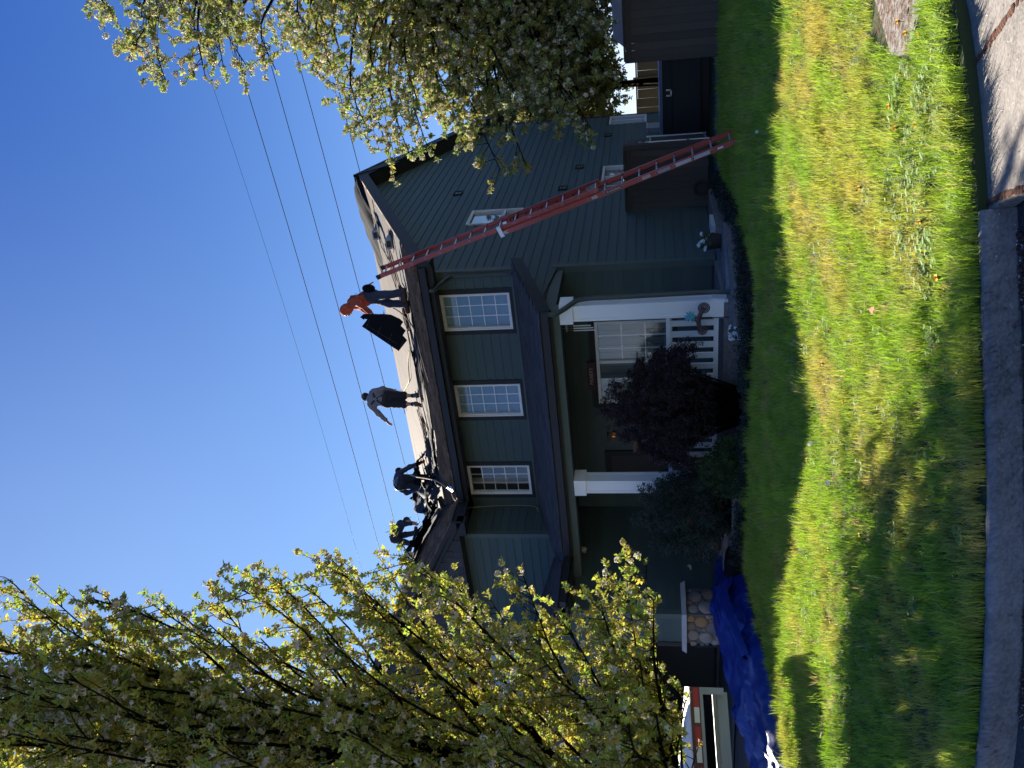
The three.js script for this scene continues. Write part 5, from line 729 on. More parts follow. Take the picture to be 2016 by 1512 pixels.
  // 3: bent over beside the valley
  roofer('roofer in dark clothes bent over beside the roof valley, arms reaching down', D(-13.2, 5.99, 17.7), { head: [0.12, 0.83, -0.1], shR: [0.07, 0.82, 0.02], shL: [-0.3, 0.86, 0.0], hip: [-0.13, 0.66, 0.22], elR: [0.24, 0.52, -0.02], haR: [0.34, 0.24, 0], elL: [-0.44, 0.6, 0.05], haL: [-0.34, 0.3, 0.08], knR: [-0.02, 0.36, 0.1], ftR: [-0.02, 0.06, 0.1], knL: [-0.24, 0.34, 0.1], ftL: [-0.24, 0.05, 0.1] },
    { face: [0.5, -0.75, -0.4], up: [0.35, 0.65, -0.65], toeR: [0.1, 0.3, -0.9], toeL: [-0.1, 0.3, -0.9], top: cloth(0.035, 0.045, 0.07), bottom: cloth(0.018, 0.022, 0.032), boot: cloth(0.05, 0.035, 0.025), harness: cloth(0.16, 0.18, 0.19), back: [0, 0.8, 0.5], belt: M.black, pouches: [[-0.14, 0.1, M.black]], hair: cloth(0.012, 0.01, 0.01), curlR: 1, curlL: 1 });
  // 4: crouching on the wing ridge
  roofer('roofer in dark clothes stooping on the left ridge, tool belt at the waist', D(-16.25, 7.13, 18.75), { head: [0.52, 0.2, 0.08], shR: [0.42, 0.44, -0.12], shL: [0.36, 0.42, 0.14], hip: [0.0, 0.62, 0.0], elR: [0.46, 0.22, -0.12], haR: [0.42, 0.04, -0.05], elL: [0.44, 0.24, 0.16], haL: [0.44, 0.05, 0.14], knR: [0.08, 0.32, -0.1], ftR: [0.14, 0.02, -0.08], knL: [-0.1, 0.3, 0.1], ftL: [-0.16, 0.02, 0.1] },
    { face: [0.6, -0.75, 0.2], up: [0.75, 0.6, 0], toeR: [0.9, 0, 0.2], toeL: [0.9, 0, 0.3], top: cloth(0.022, 0.028, 0.042), bottom: cloth(0.02, 0.026, 0.04), boot: cloth(0.03, 0.022, 0.018), cap: cloth(0.02, 0.02, 0.025), belt: cloth(0.14, 0.06, 0.025), back: [-0.5, 0.8, 0.3], pouches: [[0.13, 0.06, cloth(0.16, 0.08, 0.03)]], curlR: 0.9, curlL: 0.9, harness: null });
}
// torn sheets heaped in the valley between them
{
  const t = thing('felt_heap', 'heap of torn black felt sheets lying in the roof valley', 'roofing felt', D(-13.3, 5.9, 16.6));
  const fs = (c, ax, bx2, w, h, s, m) => part(t, 'felt_sheet', sheet(24, 18, (u, v) => { const p = c.clone().addScaledVector(ax, (u - 0.5) * w * (0.8 + 0.4 * noise(v * 3, s))).addScaledVector(bx2, (v - 0.5) * h * (0.75 + 0.5 * noise(u * 3, s + 4))); p.y += 0.28 * (noise(u * 3.2, v * 3.2, s) - 0.35) + 0.08 * noise(u * 9, v * 9, s + 1); return p; }), m);
  const ax = new THREE.Vector3(0.55, -0.35, 0.75).normalize(), bx2 = new THREE.Vector3(-0.8, 0.15, 0.55).normalize();
  fs(onRoof(-13.3, 2.9, 0.3), ax, bx2, 1.5, 1.0, 1, M.feltGrey); fs(onRoof(-12.6, 2.0, 0.22), ax, bx2, 1.1, 0.8, 7, M.felt); fs(onRoof(-13.9, 3.9, 0.25), ax, bx2, 1.2, 0.9, 13, M.felt); fs(onRoof(-14.7, 4.7, 0.25), ax, bx2, 1.3, 0.7, 19, M.felt); fs(onRoof(-12.9, 3.5, 0.18), ax, bx2, 0.9, 0.9, 25, M.felt); fs(onRoof(-12.2, 1.5, 0.16), ax, bx2, 0.8, 0.5, 31, M.feltGrey);
  fs(onWing(16.3, 2.9, 0.1), new THREE.Vector3(-0.85, 0.5, 0.15), new THREE.Vector3(0.1, 0.05, 1), 1.6, 1.2, 37, M.felt); fs(onWing(17.2, 4.2, 0.12), new THREE.Vector3(-0.85, 0.5, 0.15), new THREE.Vector3(0.1, 0.05, 1), 1.4, 1.0, 43, M.felt);
  const w = thing('wood_strip', 'pale broken wooden strips lying on the torn left roof', 'wood strip', onWing(16.6, 4.3, 0.05));
  part(w, 'strip', [bar(onWing(16.1, 3.6, 0.14), onWing(15.6, 4.7, 0.12), 0.12, 0.02, NW), bar(onWing(15.5, 4.0, 0.05), onWing(14.6, 4.9, 0.05), 0.2, 0.02, NW)], M.ply[1]);
  const f = thing('metal_flashing', 'bent white metal flashing at the lower end of the valley', 'flashing', D(-11.1, 4.3, 14.1));
  part(f, 'flashing', sheet(12, 4, (u, v) => onRoof(-10.95 - u * 0.35, 0.02 + u * 0.35 + v * 0.16, 0.03 + 0.08 * Math.sin(u * 5) * v)), std(0.75, 0.75, 0.78, 0.35, { metalness: 0.3 }));
}
// ───────────────────────── trees ─────────────────────────
const atC = (x, y, c) => camera.position.clone().addScaledVector(rayOf(x, y), c);
const quadLeaf = (L, W, fold) => { const p = [[0, 0, 0], [W / 2, fold, L * 0.45], [0, 0, L], [-W / 2, fold, L * 0.45]], g = new THREE.BufferGeometry(); g.setAttribute('position', new THREE.Float32BufferAttribute(p.flat(), 3)); g.setAttribute('uv', new THREE.Float32BufferAttribute([0.5, 0, 1, 0.5, 0.5, 1, 0, 0.5], 2)); g.setIndex([0, 1, 2, 0, 2, 3]); return g; };
function sprig(n, L, W, len, s) { // a short twig end with n leaves
  const o = seed; seed = s; const gs = [];
  for (let k = 0; k < n; k++) { const g = quadLeaf(L * rr(0.75, 1.2), W * rr(0.8, 1.2), W * 0.18), q = new THREE.Quaternion().setFromEuler(new THREE.Euler(rr(-1.1, 0.3), k * 2.4 + rr(-0.4, 0.4), rr(-0.7, 0.7), 'YXZ')); g.applyQuaternion(q); g.translate(rr(-0.012, 0.012), (k / n) * len, rr(-0.012, 0.012)); gs.push(g); }
  seed = o; const m = mg(gs); m.computeVertexNormals(); return m;
}
function blossom(n, r, R, s) { // a round cluster of small open flowers
  const o = seed; seed = s; const gs = [];
  for (let k = 0; k < n; k++) { const d = new THREE.Vector3(rr(-1, 1), rr(-0.3, 1), rr(-1, 1)).normalize(); for (let j = 0; j < 3; j++) { const g = new THREE.PlaneGeometry(r, r * 0.62); g.translate(r * 0.3, 0, 0).rotateZ(j * 2.1); g.rotateX(rr(-0.3, 0.3)); g.applyQuaternion(new THREE.Quaternion().setFromUnitVectors(new THREE.Vector3(0, 0, 1), d)); g.translate(d.x * R, d.y * R + R, d.z * R); gs.push(g); } }
  seed = o; return mg(gs);
}
const leafMat = (r, g, b, tr = 0.5) => new THREE.MeshPhysicalMaterial({ color: lin(r, g, b), roughness: 0.9, transmission: tr, thickness: 0, ior: 1.3, side: THREE.DoubleSide });
const petalMat = new THREE.MeshPhysicalMaterial({ color: lin(0.72, 0.68, 0.58), roughness: 1, transmission: 0.4, thickness: 0, ior: 1.2, side: THREE.DoubleSide });
const upQ = new THREE.Vector3(0, 1, 0);
function growTree(o) {
  const t = thing(o.name, o.label, 'tree', o.base);
  const trunkC = new THREE.CatmullRomCurve3(o.trunk); part(t, 'trunk', limb(o.trunk, o.r0, o.r1, 12), M.bark);
  const wood = [], leaves = [], flowers = [], branches = [];
  const put = (p, dir, sz) => { const q = new THREE.Quaternion().setFromUnitVectors(upQ, dir).multiply(new THREE.Quaternion().setFromAxisAngle(upQ, rnd() * 6.28)), c = rnd(); const k = rr(0.7, 1.35); leaves.push([xf(p, q, sz * rr(0.75, 1.25)), new THREE.Color(o.leaf[0] * k * lerp(0.8, 1.35, c), o.leaf[1] * k, o.leaf[2] * k)]); if (rnd() < o.bloom) { const b = rr(0.8, 1.15), w = rnd(); flowers.push([xf(p.clone().addScaledVector(dir, 0.03), q, sz * rr(0.7, 1.25)), new THREE.Color(b, b * lerp(0.9, 1, w), b * lerp(0.82, 1, w))]); } };
  for (const [tip, h, droop, th] of o.tips) {
    // start on the trunk at the share h of its length
    const s = trunkC.getPoint(clamp(h, 0.02, 0.99)), v = tip.clone().sub(s), L = v.length(), m1 = s.clone().addScaledVector(v, 0.33), m2 = s.clone().addScaledVector(v, 0.7);
    m1.y += droop * L * 0.5; m2.y += droop * L * 0.6; m1.x += rr(-0.08, 0.08) * L; m1.z += rr(-0.08, 0.08) * L; m2.x += rr(-0.06, 0.06) * L; m2.z += rr(-0.06, 0.06) * L;
    const pts = [s, m1, m2, tip], r0 = th ?? 0.012 + 0.0085 * L, C = new THREE.CatmullRomCurve3(pts); branches.push(limb(pts, r0, 0.006, 7));
    const n = Math.max(4, Math.round(L / o.step));
    for (let k = 0; k < n; k++) {
      const u = lerp(o.from ?? 0.25, 1, (k + rnd()) / n), p = C.getPoint(u), tg = C.getTangent(u), side = new THREE.Vector3(rr(-1, 1), rr(-0.5, 0.9), rr(-1, 1)).normalize(), d = tg.clone().multiplyScalar(0.75).add(side).add(new THREE.Vector3(0, o.lift ?? 0.35, 0)).normalize(), l = rr(0.25, o.sub) * (1.15 - 0.5 * u), q = p.clone().addScaledVector(d, l * 0.5).add(new THREE.Vector3(rr(-0.05, 0.05), rr(0, 0.06), rr(-0.05, 0.05))), e = p.clone().addScaledVector(d, l).add(new THREE.Vector3(0, (o.lift ?? 0.35) * l * 0.35, 0));
      wood.push(limb([p, q, e], 0.0075, 0.003, 4));
      const m = Math.max(2, Math.round(l / o.gap)), cc = new THREE.CatmullRomCurve3([p, q, e]), skip = noise(p.x * 1.7, p.y * 1.7, p.z * 1.7) < (o.bare ?? 0.25);
      for (let j = 1; j <= m; j++) { if (skip && rnd() < 0.7) continue; const w = j / m, pp = cc.getPoint(w), dd = cc.getTangent(w).add(new THREE.Vector3(rr(-0.9, 0.9), rr(-0.5, 0.9), rr(-0.9, 0.9))).normalize(); put(pp, dd, o.size); }
      put(e, d, o.size);
    }
    put(tip, C.getTangent(1), o.size);
  }
  part(t, 'branches', branches, M.bark); part(t, 'twigs', wood, M.bark).userData.kind = 'stuff';
  scatter(t, 'foliage', o.sprig, o.leafMat, leaves); if (flowers.length) scatter(t, 'blossom', o.blossom, petalMat, flowers);
  return t;
}
const pearSprig = sprig(9, 0.058, 0.036, 0.1, 11), pearBlossom = blossom(8, 0.026, 0.032, 12), white = leafMat(1, 1, 1, 0.5);
{ // flowering pear at the left edge
  const trunk = [D(-8.75, -1.55, 5.75), D(-8.72, -0.5, 5.72), atC(1040, 1526, 8.95), atC(866, 1504, 8.95), atC(700, 1470, 8.95), atC(525, 1438, 8.95), atC(330, 1425, 8.9), atC(120, 1410, 8.9), atC(-150, 1400, 8.9), atC(-380, 1400, 8.9)];
  const tips = [], T0 = [[28, 1150], [70, 1195], [110, 1185], [185, 1180], [235, 1215], [300, 1190], [345, 1200], [430, 1178], [480, 1162], [535, 1135], [600, 1150], [655, 1105], [672, 1128], [720, 1175], [765, 1130], [800, 1085], [860, 1142], [905, 1160], [965, 1180], [1030, 1133], [1085, 1190], [1120, 1235], [1180, 1178], [1235, 1150], [1272, 1112], [1287, 1180], [1292, 1250], [1305, 1330], [1350, 1380], [1375, 1470], [1340, 1440], [1260, 1300], [1200, 1260]];
  for (const [x, y] of T0) tips.push([x, y, rr(8.3, 9.6)]);
  for (let k = 0; k < 125; k++) { const x = rr(-220, 1330), lim = 1175 + 70 * noise(x * 0.01, 3) + (x < 100 ? 30 : 0) + (x > 1100 ? 60 : 0), y = rr(lim, 1650); tips.push([x, y, 8.95 + rr(-1, 1) * (y > 1300 ? 2.0 : 1.2)]); }
  growTree({ name: 'pear_tree', label: 'white blossoming pear tree with upswept branches along the driveway, lawn side', base: trunk[0].clone(), trunk, r0: 0.17, r1: 0.02,
    tips: tips.map(([x, y, c]) => { const p = atC(x, y, c), H = trunk[9].y - trunk[0].y, reach = Math.hypot(p.x + 8.6, p.z + 5.7), h = clamp((p.y - reach * 0.95 - trunk[0].y) / H, 0.13, 0.9); return [p, h, 0.06, 0.009 + 0.0048 * reach + 0.004 * (p.y > 0 ? 1 : 0)]; }), step: 0.115, sub: 0.6, gap: 0.075, size: 0.92, bloom: 0.32, lift: 0.55, bare: 0.22, from: 0.15, leaf: [0.36, 0.39, 0.06], sprig: pearSprig, blossom: pearBlossom, leafMat: white });
}
{ // tree at the right edge, its boughs reaching in over the side yard
  const trunk = [D(-0.5, -1.4, 16.2), D(-0.52, 0.6, 16.1), D(-0.6, 2.6, 16), D(-0.7, 4.6, 15.9), D(-0.7, 6.8, 15.8), D(-0.6, 8.8, 15.6), D(-0.5, 10.6, 15.5)];
  const T0 = [[222, 28], [268, 95], [327, 160], [404, 150], [300, 40], [440, 132], [492, 140], [543, 138], [470, 60], [612, 60], [655, 138], [700, 160], [640, 20], [722, 250], [768, 308], [805, 302], [842, 290], [800, 245], [832, 228], [760, 200], [872, 195], [905, 265], [925, 282], [940, 225], [1000, 262], [1037, 328], [985, 335], [1060, 245], [1100, 225], [1165, 255], [960, 185], [880, 130], [1020, 190], [1090, 160], [1150, 110], [1190, 140], [1130, 200], [1180, 40], [1060, 90]];
  const tips = T0.map(([x, y]) => [x, y, rr(12.2, 13.6)]);
  for (let k = 0; k < 105; k++) { const x = rr(240, 1200), lim = x < 560 ? 110 : x < 700 ? 140 : x < 870 ? 215 : x < 1000 ? 225 : x < 1150 ? 215 : 100, y = lim - Math.pow(rnd(), 0.85) * (lim + 420); tips.push([x, y, rr(11.6, 16)]); }
  for (let k = 0; k < 80; k++) { const x = rr(860, 1190), y = rr(-150, x > 1130 ? 120 : 215); tips.push([x, y, rr(12.5, 15.6)]); }
  growTree({ name: 'flowering_tree', label: 'white flowering tree with drooping boughs over the side yard, right edge', base: trunk[0].clone(), trunk, r0: 0.2, r1: 0.04,
    tips: tips.map(([x, y, c]) => { const p = atC(x, y, c), reach = Math.hypot(p.x + 0.6, p.z + 16); return [p, clamp((p.y - reach * 0.35 + 1.4) / 12, 0.14, 0.92), 0.16]; }), step: 0.16, sub: 0.62, gap: 0.085, size: 1.05, bloom: 0.42, lift: 0.1, bare: 0.25, from: 0.3, leaf: [0.25, 0.285, 0.065], sprig: pearSprig, blossom: pearBlossom, leafMat: white });
}
// trees beyond the yard
function farTree(name, label, c, R, col, n, trunkBase, size, o = {}) {
  const t = thing(name, label, 'tree', trunkBase), top = c.clone().add(new THREE.Vector3(0, R.y * 0.5, 0)), L = [], wood = [];
  part(t, 'trunk', limb([trunkBase, trunkBase.clone().lerp(c, 0.5).add(new THREE.Vector3(0.1, 0, 0)), top], o.r ?? 0.16, 0.04, 8), M.bark);
  for (let k = 0; k < 40; k++) { const d = new THREE.Vector3(rr(-1, 1), rr(-0.7, 1), rr(-1, 1)).normalize().multiply(R).multiplyScalar(rr(0.6, 1)), e = c.clone().add(d), s = trunkBase.clone().lerp(top, clamp(0.35 + 0.5 * (e.y - c.y + R.y) / (2 * R.y) - 0.1, 0.2, 0.95)); wood.push(limb([s, s.clone().lerp(e, 0.5).add(new THREE.Vector3(rr(-0.2, 0.2), 0.15, rr(-0.2, 0.2))), e], 0.04, 0.01, 5)); }
  for (let k = 0; k < n * 3 && L.length < n; k++) { const d = new THREE.Vector3(rr(-1, 1), rr(-1, 1), rr(-1, 1)); if (d.lengthSq() > 1) continue; const p = c.clone().add(d.clone().multiply(R)); if (fbm(p.x * 1.1 / (size * 0.5), p.y * 1.1 / (size * 0.5), p.z * 1.1 / (size * 0.5)) < 0.46) continue; const k2 = rr(0.65, 1.35); L.push([xf(p, new THREE.Quaternion().setFromEuler(new THREE.Euler(rnd() * 6, rnd() * 6, rnd() * 6)), size * rr(0.7, 1.3)), new THREE.Color(col[0] * k2 * rr(0.85, 1.2), col[1] * k2, col[2] * k2)]); }
  part(t, 'branches', wood, M.bark); scatter(t, 'foliage', pearSprig, white, L);
}
farTree('garden_tree', 'sunlit yellow green tree behind the tan fence', D(-6.2, 3.2, 29.2), new THREE.Vector3(2.3, 2.5, 2), [0.19, 0.2, 0.05], 5200, D(-6.0, -1.2, 29), 2.0);
farTree('golden_tree', 'small golden leaved tree just past the far gable corner', D(-7.7, 3.4, 31), new THREE.Vector3(0.9, 1.2, 0.9), [0.3, 0.2, 0.05], 900, D(-7.6, -1.2, 31), 1.7);
farTree('red_tree', 'red leaved tree top showing beside the far gable corner', D(-8.6, 4.3, 34), new THREE.Vector3(0.9, 1.4, 0.9), [0.3, 0.03, 0.025], 800, D(-8.6, -1.2, 34), 1.7);
farTree('dark_tree', 'dark bluish tree filling the gap behind the right hand boughs', D(-3.0, 4.2, 36), new THREE.Vector3(4.2, 4.2, 3), [0.04, 0.06, 0.035], 6000, D(-3, -1.2, 36), 2.6, { r: 0.3 });
farTree('olive_tree', 'olive green tree above the tall fence at the right edge', D(-2.2, 2.6, 27), new THREE.Vector3(2.2, 2.2, 1.8), [0.13, 0.14, 0.05], 3800, D(-2.2, -1.2, 27), 1.9);
// ───────────────────────── shrubs and bed plants ─────────────────────────
function shrub(name, label, base, stems, R, H, leafCol, o) {
  const t = thing(name, label, o.cat ?? 'shrub', base), wood = [], L = [];
  for (let k = 0; k < stems; k++) {
    const a = rnd() * 6.283, s = Math.sqrt(rnd()), e = base.clone().add(new THREE.Vector3(Math.cos(a) * R.x * s, H * (1 - 0.55 * s * s) * rr(o.hmin ?? 0.7, 1.08), Math.sin(a) * R.y * s)), b = base.clone().add(new THREE.Vector3(Math.cos(a) * R.x * s * 0.25, 0, Math.sin(a) * R.y * s * 0.25)), m = b.clone().lerp(e, 0.55); m.y += H * (o.arch ?? 0.25) * s; const m2 = b.clone().lerp(e, 0.85); m2.y += H * (o.arch ?? 0.25) * s * 0.7;
    const pts = [b, m, m2, e], c = new THREE.CatmullRomCurve3(pts); wood.push(limb(pts, o.r ?? 0.007, 0.0025, 4));
    const n = o.leaves; for (let j = 0; j < n; j++) { const u = lerp(o.from ?? 0.15, 1, (j + rnd()) / n), p = c.getPoint(u), d = c.getTangent(u).multiplyScalar(o.along ?? 0.4).add(new THREE.Vector3(rr(-1, 1), rr(-0.6, 0.9), rr(-1, 1))).normalize(), k2 = rr(0.6, 1.4), red = rnd() < (o.red ?? 0) ? 1 : 0, sp = o.spread ?? 0.03; p.add(new THREE.Vector3(rr(-sp, sp), rr(-sp, sp), rr(-sp, sp))); L.push([xf(p, new THREE.Quaternion().setFromUnitVectors(upQ, d), o.size * rr(0.7, 1.3)), red ? new THREE.Color(0.12 * k2, 0.03, 0.025) : new THREE.Color(leafCol[0] * k2, leafCol[1] * k2, leafCol[2] * k2)]); }
  }
  part(t, 'stems', wood, o.bark ?? M.bark).userData.kind = 'stuff'; scatter(t, 'foliage', o.sprig, white, L); return t;
}
const barberrySprig = sprig(6, 0.024, 0.014, 0.05, 31), nandinaSprig = sprig(10, 0.06, 0.016, 0.11, 32), boxSprig = sprig(8, 0.035, 0.022, 0.06, 33);
shrub('barberry_bush', 'large dark purple barberry bush with arching twigs before the porch', D(-7.6, -1.38, 12.0), 380, new THREE.Vector2(1.2, 0.6), 2.25, [0.035, 0.014, 0.018], { leaves: 44, sprig: barberrySprig, size: 1.25, arch: 0.22, hmin: 0.62, spread: 0.035, r: 0.006, bark: std(0.03, 0.018, 0.018, 0.9) });
shrub('nandina_bush', 'feathery blue green bush hiding the foot of the left column', D(-9.75, -1.38, 11.95), 150, new THREE.Vector2(0.95, 0.5), 1.85, [0.035, 0.062, 0.042], { leaves: 36, sprig: nandinaSprig, size: 1.0, arch: 0.12, hmin: 0.45, spread: 0.09, along: 0.2, red: 0.05, r: 0.008 });
shrub('green_bush', 'low bright green bush between the two large bushes', D(-8.65, -1.4, 11.75), 110, new THREE.Vector2(0.6, 0.3), 0.75, [0.05, 0.095, 0.02], { leaves: 26, sprig: boxSprig, size: 1.1, arch: 0.1, hmin: 0.4, spread: 0.06 });
{
  const L = [];
  for (let k = 0; k < 2600; k++) { const u = rnd(), p = new THREE.CatmullRomCurve3([D(-5.5, -1.36, 17.2), D(-5.25, -1.36, 15.4), D(-4.95, -1.35, 14.0), D(-5.15, -1.37, 12.2), D(-5.7, -1.38, 11.6), D(-7.4, -1.38, 11.25), D(-9.2, -1.38, 11.25), D(-10.4, -1.4, 11.6)]).getPoint(u); p.add(new THREE.Vector3(rr(-0.22, 0.16), rr(-0.02, 0.16) * (0.4 + noise(u * 30, 2)), rr(-0.2, 0.2))); const k2 = rr(0.6, 1.3); L.push([xf(p, new THREE.Quaternion().setFromEuler(new THREE.Euler(rr(-0.8, 0.8), rnd() * 6, rr(-0.8, 0.8))), rr(0.7, 1.4)), new THREE.Color(0.02 * k2, 0.036 * k2, 0.02 * k2)]); }
  scatter(scene, 'bed_edging', boxSprig, white, L, 'dark low ground cover between the lawn and the porch slab', 'ground cover');
}
// ───────────────────────── grass ─────────────────────────
function tuft(n, H, W, s) { const o = seed; seed = s; const gs = []; for (let k = 0; k < n; k++) { const h = H * rr(0.55, 1.15), w = W * rr(0.7, 1.2), lean = rr(0.1, 0.75), a = rnd() * 6.283, bx0 = rr(-0.03, 0.03), bz = rr(-0.03, 0.03), P = [], seg = 3; for (let i = 0; i <= seg; i++) { const t = i / seg, r = lean * h * t * t, y = h * (t - 0.25 * lean * t * t), ww = w * (1 - t * t) * 0.5; P.push([-ww, y, r], [ww, y, r]); } const g = new THREE.BufferGeometry(); g.setAttribute('position', new THREE.Float32BufferAttribute(P.flat(), 3)); const I = []; for (let i = 0; i < seg; i++) { const q = i * 2; I.push(q, q + 1, q + 2); if (i < seg - 1) I.push(q + 1, q + 3, q + 2); } g.setIndex(I); g.computeVertexNormals(); g.rotateY(a).translate(bx0, -0.004, bz); gs.push(g); } seed = o; return mg(gs); }
{
  const kerbAt = (x, z) => { let best = 9, side = 0; for (let i = 1; i < kerbPts.length; i++) { const p = kerbPts[i], d = Math.hypot(p.x - x, p.z - z); if (d < best) { best = d; const t = p.clone().sub(kerbPts[i - 1]); side = t.x * (z - p.z) - t.z * (x - p.x); } } return [best, side > 0]; };
  const tufts = [[], [], []], gA = [tuft(11, 0.07, 0.0055, 41), tuft(13, 0.085, 0.005, 42), tuft(9, 0.13, 0.006, 43)];
  const clover = [], cl = (() => { const o = seed; seed = 51; const gs = []; for (let k = 0; k < 7; k++) { const g = new THREE.CircleGeometry(0.014, 6).rotateX(-Math.PI / 2 + rr(-0.4, 0.4)).rotateY(rnd() * 6).translate(rr(-0.04, 0.04), rr(0.03, 0.07), rr(-0.04, 0.04)); gs.push(g); } seed = o; return mg(gs); })();
  const blocked = (X, Z) => (X < -5.0 && Z > 11.45 + 0.25 * Math.sin(X * 2)) || (X < -5.1 && Z > 11.2 && X > -10.5) || (Z > 17) || (X < -9.75 + 0.25 * Math.min(0, 9 - Z) && Z < 11.6) || (X > -1.2 && Z > 5.42 && Z < 6.45 && X > -1.2 + (6.45 - Z) * 0.02 + 0.03);
  const p = new THREE.Vector3();
  for (let cx = -12; cx < 0.4; cx += 0.5) for (let cz = 2.6; cz < 17.5; cz += 0.5) {
    if (!seen(D(cx + 0.25, lawnY(cz), cz + 0.25), 260)) continue;
    const d = Math.hypot(cx, cz), dens = clamp(5200 / d ** 1.25, 260, 900), n = Math.round(dens * 0.25), big = 0.85 + 0.045 * d;
    for (let k = 0; k < n; k++) {
      const X = cx + rnd() * 0.5, Z = cz + rnd() * 0.5; p.copy(D(X, lawnY(Z), Z)); const [kd, street] = kerbAt(p.x, p.z); if (street || kd < 0.025 || blocked(X, Z)) continue;
      const lush = fbm(X * 0.9 + 7, Z * 0.9), dry = fbm(X * 2.3 + 40, Z * 1.2 + 9, 3), strip = fbm(X * 5, Z * 5, 8), tall = strip > 0.66 || kd < 0.14;
      const y = clamp((dry - 0.46) * 3.4, 0, 1) * 0.75 * (Z < 10 ? 1 : 0.4), k2 = rr(0.72, 1.28);
      let c = [lerp(0.13, 0.21, lush), lerp(0.235, 0.285, lush), lerp(0.022, 0.032, lush)]; c = [lerp(c[0], 0.34, y), lerp(c[1], 0.28, y), lerp(c[2], 0.085, y)]; if (rnd() < 0.06) c = [0.34, 0.28, 0.13];
      const s = big * rr(0.75, 1.2) * (0.75 + 0.5 * lush) * (y > 0.4 ? 0.8 : 1), q = new THREE.Quaternion().setFromAxisAngle(upQ, rnd() * 6.283);
      tufts[tall ? 2 : rnd() < 0.5 ? 0 : 1].push([xf(p, q, s), new THREE.Color(c[0] * k2 * 1.75, c[1] * k2 * 1.65, c[2] * k2 * 1.2)]);
      if ((X > -2.2 && Z < 5.6 && Z > 4.3 && fbm(X * 3, Z * 3, 4) > 0.5 && rnd() < 0.5) || (strip < 0.3 && rnd() < 0.12)) clover.push([xf(p, q, rr(0.7, 1.2)), new THREE.Color(0.13 * k2, 0.24 * k2, 0.025)]);
    }
  }
  const g = new THREE.Group(); g.name = 'grass'; g.userData = { kind: 'stuff', label: 'green lawn grass, half in the shadow of the house', category: 'grass' }; scene.add(g); origin.set(g, new THREE.Vector3());
  const grassMat = leafMat(1, 1, 1, 0.45);
  tufts.forEach((t, k) => scatter(g, 'grass_blades', gA[k], grassMat, t)); scatter(g, 'clover', cl, grassMat, clover);
  // dandelions, each one a flower on its stalk
  const onLawn = (x, y) => { let Z = 5, q; for (let k = 0; k < 6; k++) { const r = rayOf(x, y), s = (lawnY(Z)) / r.y; q = r.clone().multiplyScalar(s); Z = -q.z; } return D(q.x, lawnY(Z), Z); };
  const proto = thing('dandelion', 'yellow dandelion flower standing in the sunlit lawn', 'dandelion', onLawn(1583, 27), 'yellow dandelions in the lawn');
  { const b = proto.position.clone(), gs = []; for (let r = 0; r < 3; r++) for (let k = 0; k < 14; k++) gs.push(new THREE.PlaneGeometry(0.006, 0.017 - r * 0.004).translate(0, 0.009, 0).rotateX(-1.35 + r * 0.42).rotateY(k * 0.449 + r * 0.2).translate(b.x, b.y + 0.062 + r * 0.0015, b.z)); part(proto, 'petals', gs, std(0.62, 0.36, 0.012, 0.8)); part(proto, 'flower_base', new THREE.SphereGeometry(0.008, 8, 6).translate(b.x, b.y + 0.057, b.z), std(0.08, 0.14, 0.03, 0.8)); part(proto, 'stalk', rod(b.clone().add(new THREE.Vector3(0.012, 0, 0.006)), b.clone().add(new THREE.Vector3(0, 0.057, 0)), 0.0024, 5), std(0.14, 0.16, 0.05, 0.8)); }
  for (const [x, y] of [[1608, 5], [1790, 40], [1805, 63], [1834, 65], [1774, 207], [1831, 243], [1785, 250], [1780, 268], [1610, 190], [1715, 368], [1876, 545], [1835, 435], [1688, 490], [1637, 715], [1676, 790], [1603, 905], [1585, 975], [1810, 1077], [1708, 1053], [1646, 1082], [1620, 1122], [1651, 1222], [1768, 1180], [1750, 1225], [1735, 1300], [1760, 1300], [1685, 1390], [1690, 1432], [1695, 1458], [1692, 1500]]) { const c = proto.clone(); c.name = numbered('dandelion'); c.position.copy(onLawn(x, y)); c.rotation.y = rr(0, 6); c.scale.setScalar(rr(0.85, 1.25)); scene.add(c); }
  const heads = [[1660, 950, 'white dandelion seed head in the middle of the lit lawn'], [1622, 873, 'small white dandelion seed head near the shadow edge'], [1510, 258, 'pale dandelion seed head in the shade below the ladder foot']];
  for (const [x, y, l] of heads) { const b = onLawn(x, y), h = thing('dandelion_clock', l, 'dandelion', b); const gs = []; for (let k = 0; k < 60; k++) { const d = new THREE.Vector3(rr(-1, 1), rr(-1, 1), rr(-1, 1)).normalize(); gs.push(rod(b.clone().add(new THREE.Vector3(0, 0.12, 0)), b.clone().add(new THREE.Vector3(0, 0.12, 0)).addScaledVector(d, 0.02), 0.0006, 3), new THREE.CircleGeometry(0.005, 5).applyQuaternion(new THREE.Quaternion().setFromUnitVectors(new THREE.Vector3(0, 0, 1), d)).translate(b.x + d.x * 0.021, b.y + 0.12 + d.y * 0.021, b.z + d.z * 0.021)); } part(h, 'seeds', gs, std(0.75, 0.75, 0.72, 0.9)); part(h, 'stalk', rod(b, b.clone().add(new THREE.Vector3(0, 0.12, 0)), 0.0025, 5), std(0.16, 0.16, 0.07, 0.8)); }
  { const b = onLawn(1737, 616), gg = quadLeaf(0.09, 0.05, 0.02).rotateZ(0.5).rotateY(1).translate(b.x, b.y + 0.07, b.z); gg.computeVertexNormals(); single('fallen_leaf', gg, std(0.45, 0.1, 0.04, 0.8), 'single orange brown fallen leaf on the sunny lawn', 'leaf'); }
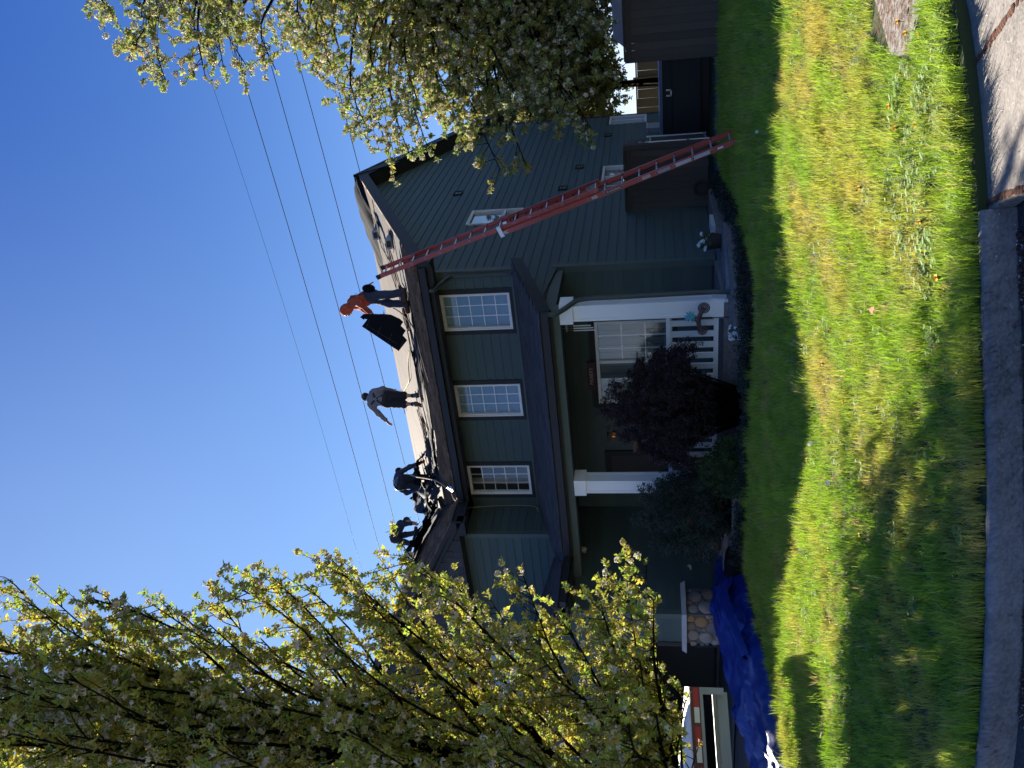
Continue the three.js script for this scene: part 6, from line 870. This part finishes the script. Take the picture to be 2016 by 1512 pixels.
  { const b = onLawn(1640, 1440); single('twig', [rod(b.clone().add(new THREE.Vector3(-0.16, 0.09, -0.05)), b.clone().add(new THREE.Vector3(0.02, 0.1, 0.02)), 0.006, 6), rod(b.clone().add(new THREE.Vector3(0.02, 0.1, 0.02)), b.clone().add(new THREE.Vector3(0.1, 0.08, -0.1)), 0.005, 6)], std(0.3, 0.2, 0.14, 0.9), 'short broken twig on the shaded grass beside the tarp', 'twig'); }
  // litter in the gutter and on the paving: bud scales, petals, needles
  const bit = new THREE.TetrahedronGeometry(0.008).scale(1.3, 0.5, 0.8), A = [], B = [];
  for (let k = 0; k < 15000; k++) { const i = Math.floor(rr(40, 118)), off = 0.08 + Math.abs(rr(-1, 1) + rr(-1, 1)) * 0.16, q = sideOf(i, off), t = fbm(q.x * 2.4, q.z * 2.4); if (t < 0.44 && rnd() < 0.85) continue; q.x += rr(-0.04, 0.04); q.z += rr(-0.03, 0.03); q.y = EYE - 1.657 + rr(0, 0.006); if (q.x > -1.62) continue; const k2 = rr(0.5, 1.3), pale = rnd() < 0.08; (pale ? B : A).push([xf(q, new THREE.Quaternion().setFromEuler(new THREE.Euler(rnd() * 6, rnd() * 6, rnd() * 6)), rr(0.5, 1.3)), pale ? new THREE.Color(0.6, 0.58, 0.55) : new THREE.Color(0.15 * k2, 0.07 * k2, 0.04 * k2)]); }
  for (let k = 0; k < 900; k++) { const q = D(-1.1 + rr(0, 0.8), lawnY(6) + 0.02, 5.5 + rr(0, 0.85)); A.push([xf(q, new THREE.Quaternion().setFromEuler(new THREE.Euler(0, rr(-0.4, 0.4), 0)), new THREE.Vector3(3, 0.5, 0.5)), new THREE.Color(0.2, 0.1, 0.05)]); }
  for (let k = 0; k < 260; k++) { const q = D(rr(-1.8, 0.3), -1.557, rr(3.0, 5)); B.push([xf(q, new THREE.Quaternion().setFromAxisAngle(upQ, rnd() * 6), rr(0.3, 0.9)), new THREE.Color(0.62, 0.6, 0.56)]); }
  scatter(scene, 'leaf_litter', bit, std(1, 1, 1, 1), A, 'brown bud scales and needles lying in the gutter', 'leaf litter'); scatter(scene, 'fallen_petals', bit, std(1, 1, 1, 0.9), B, 'pale fallen petals scattered over the paving', 'petals');
}
renderer.render(scene, camera);
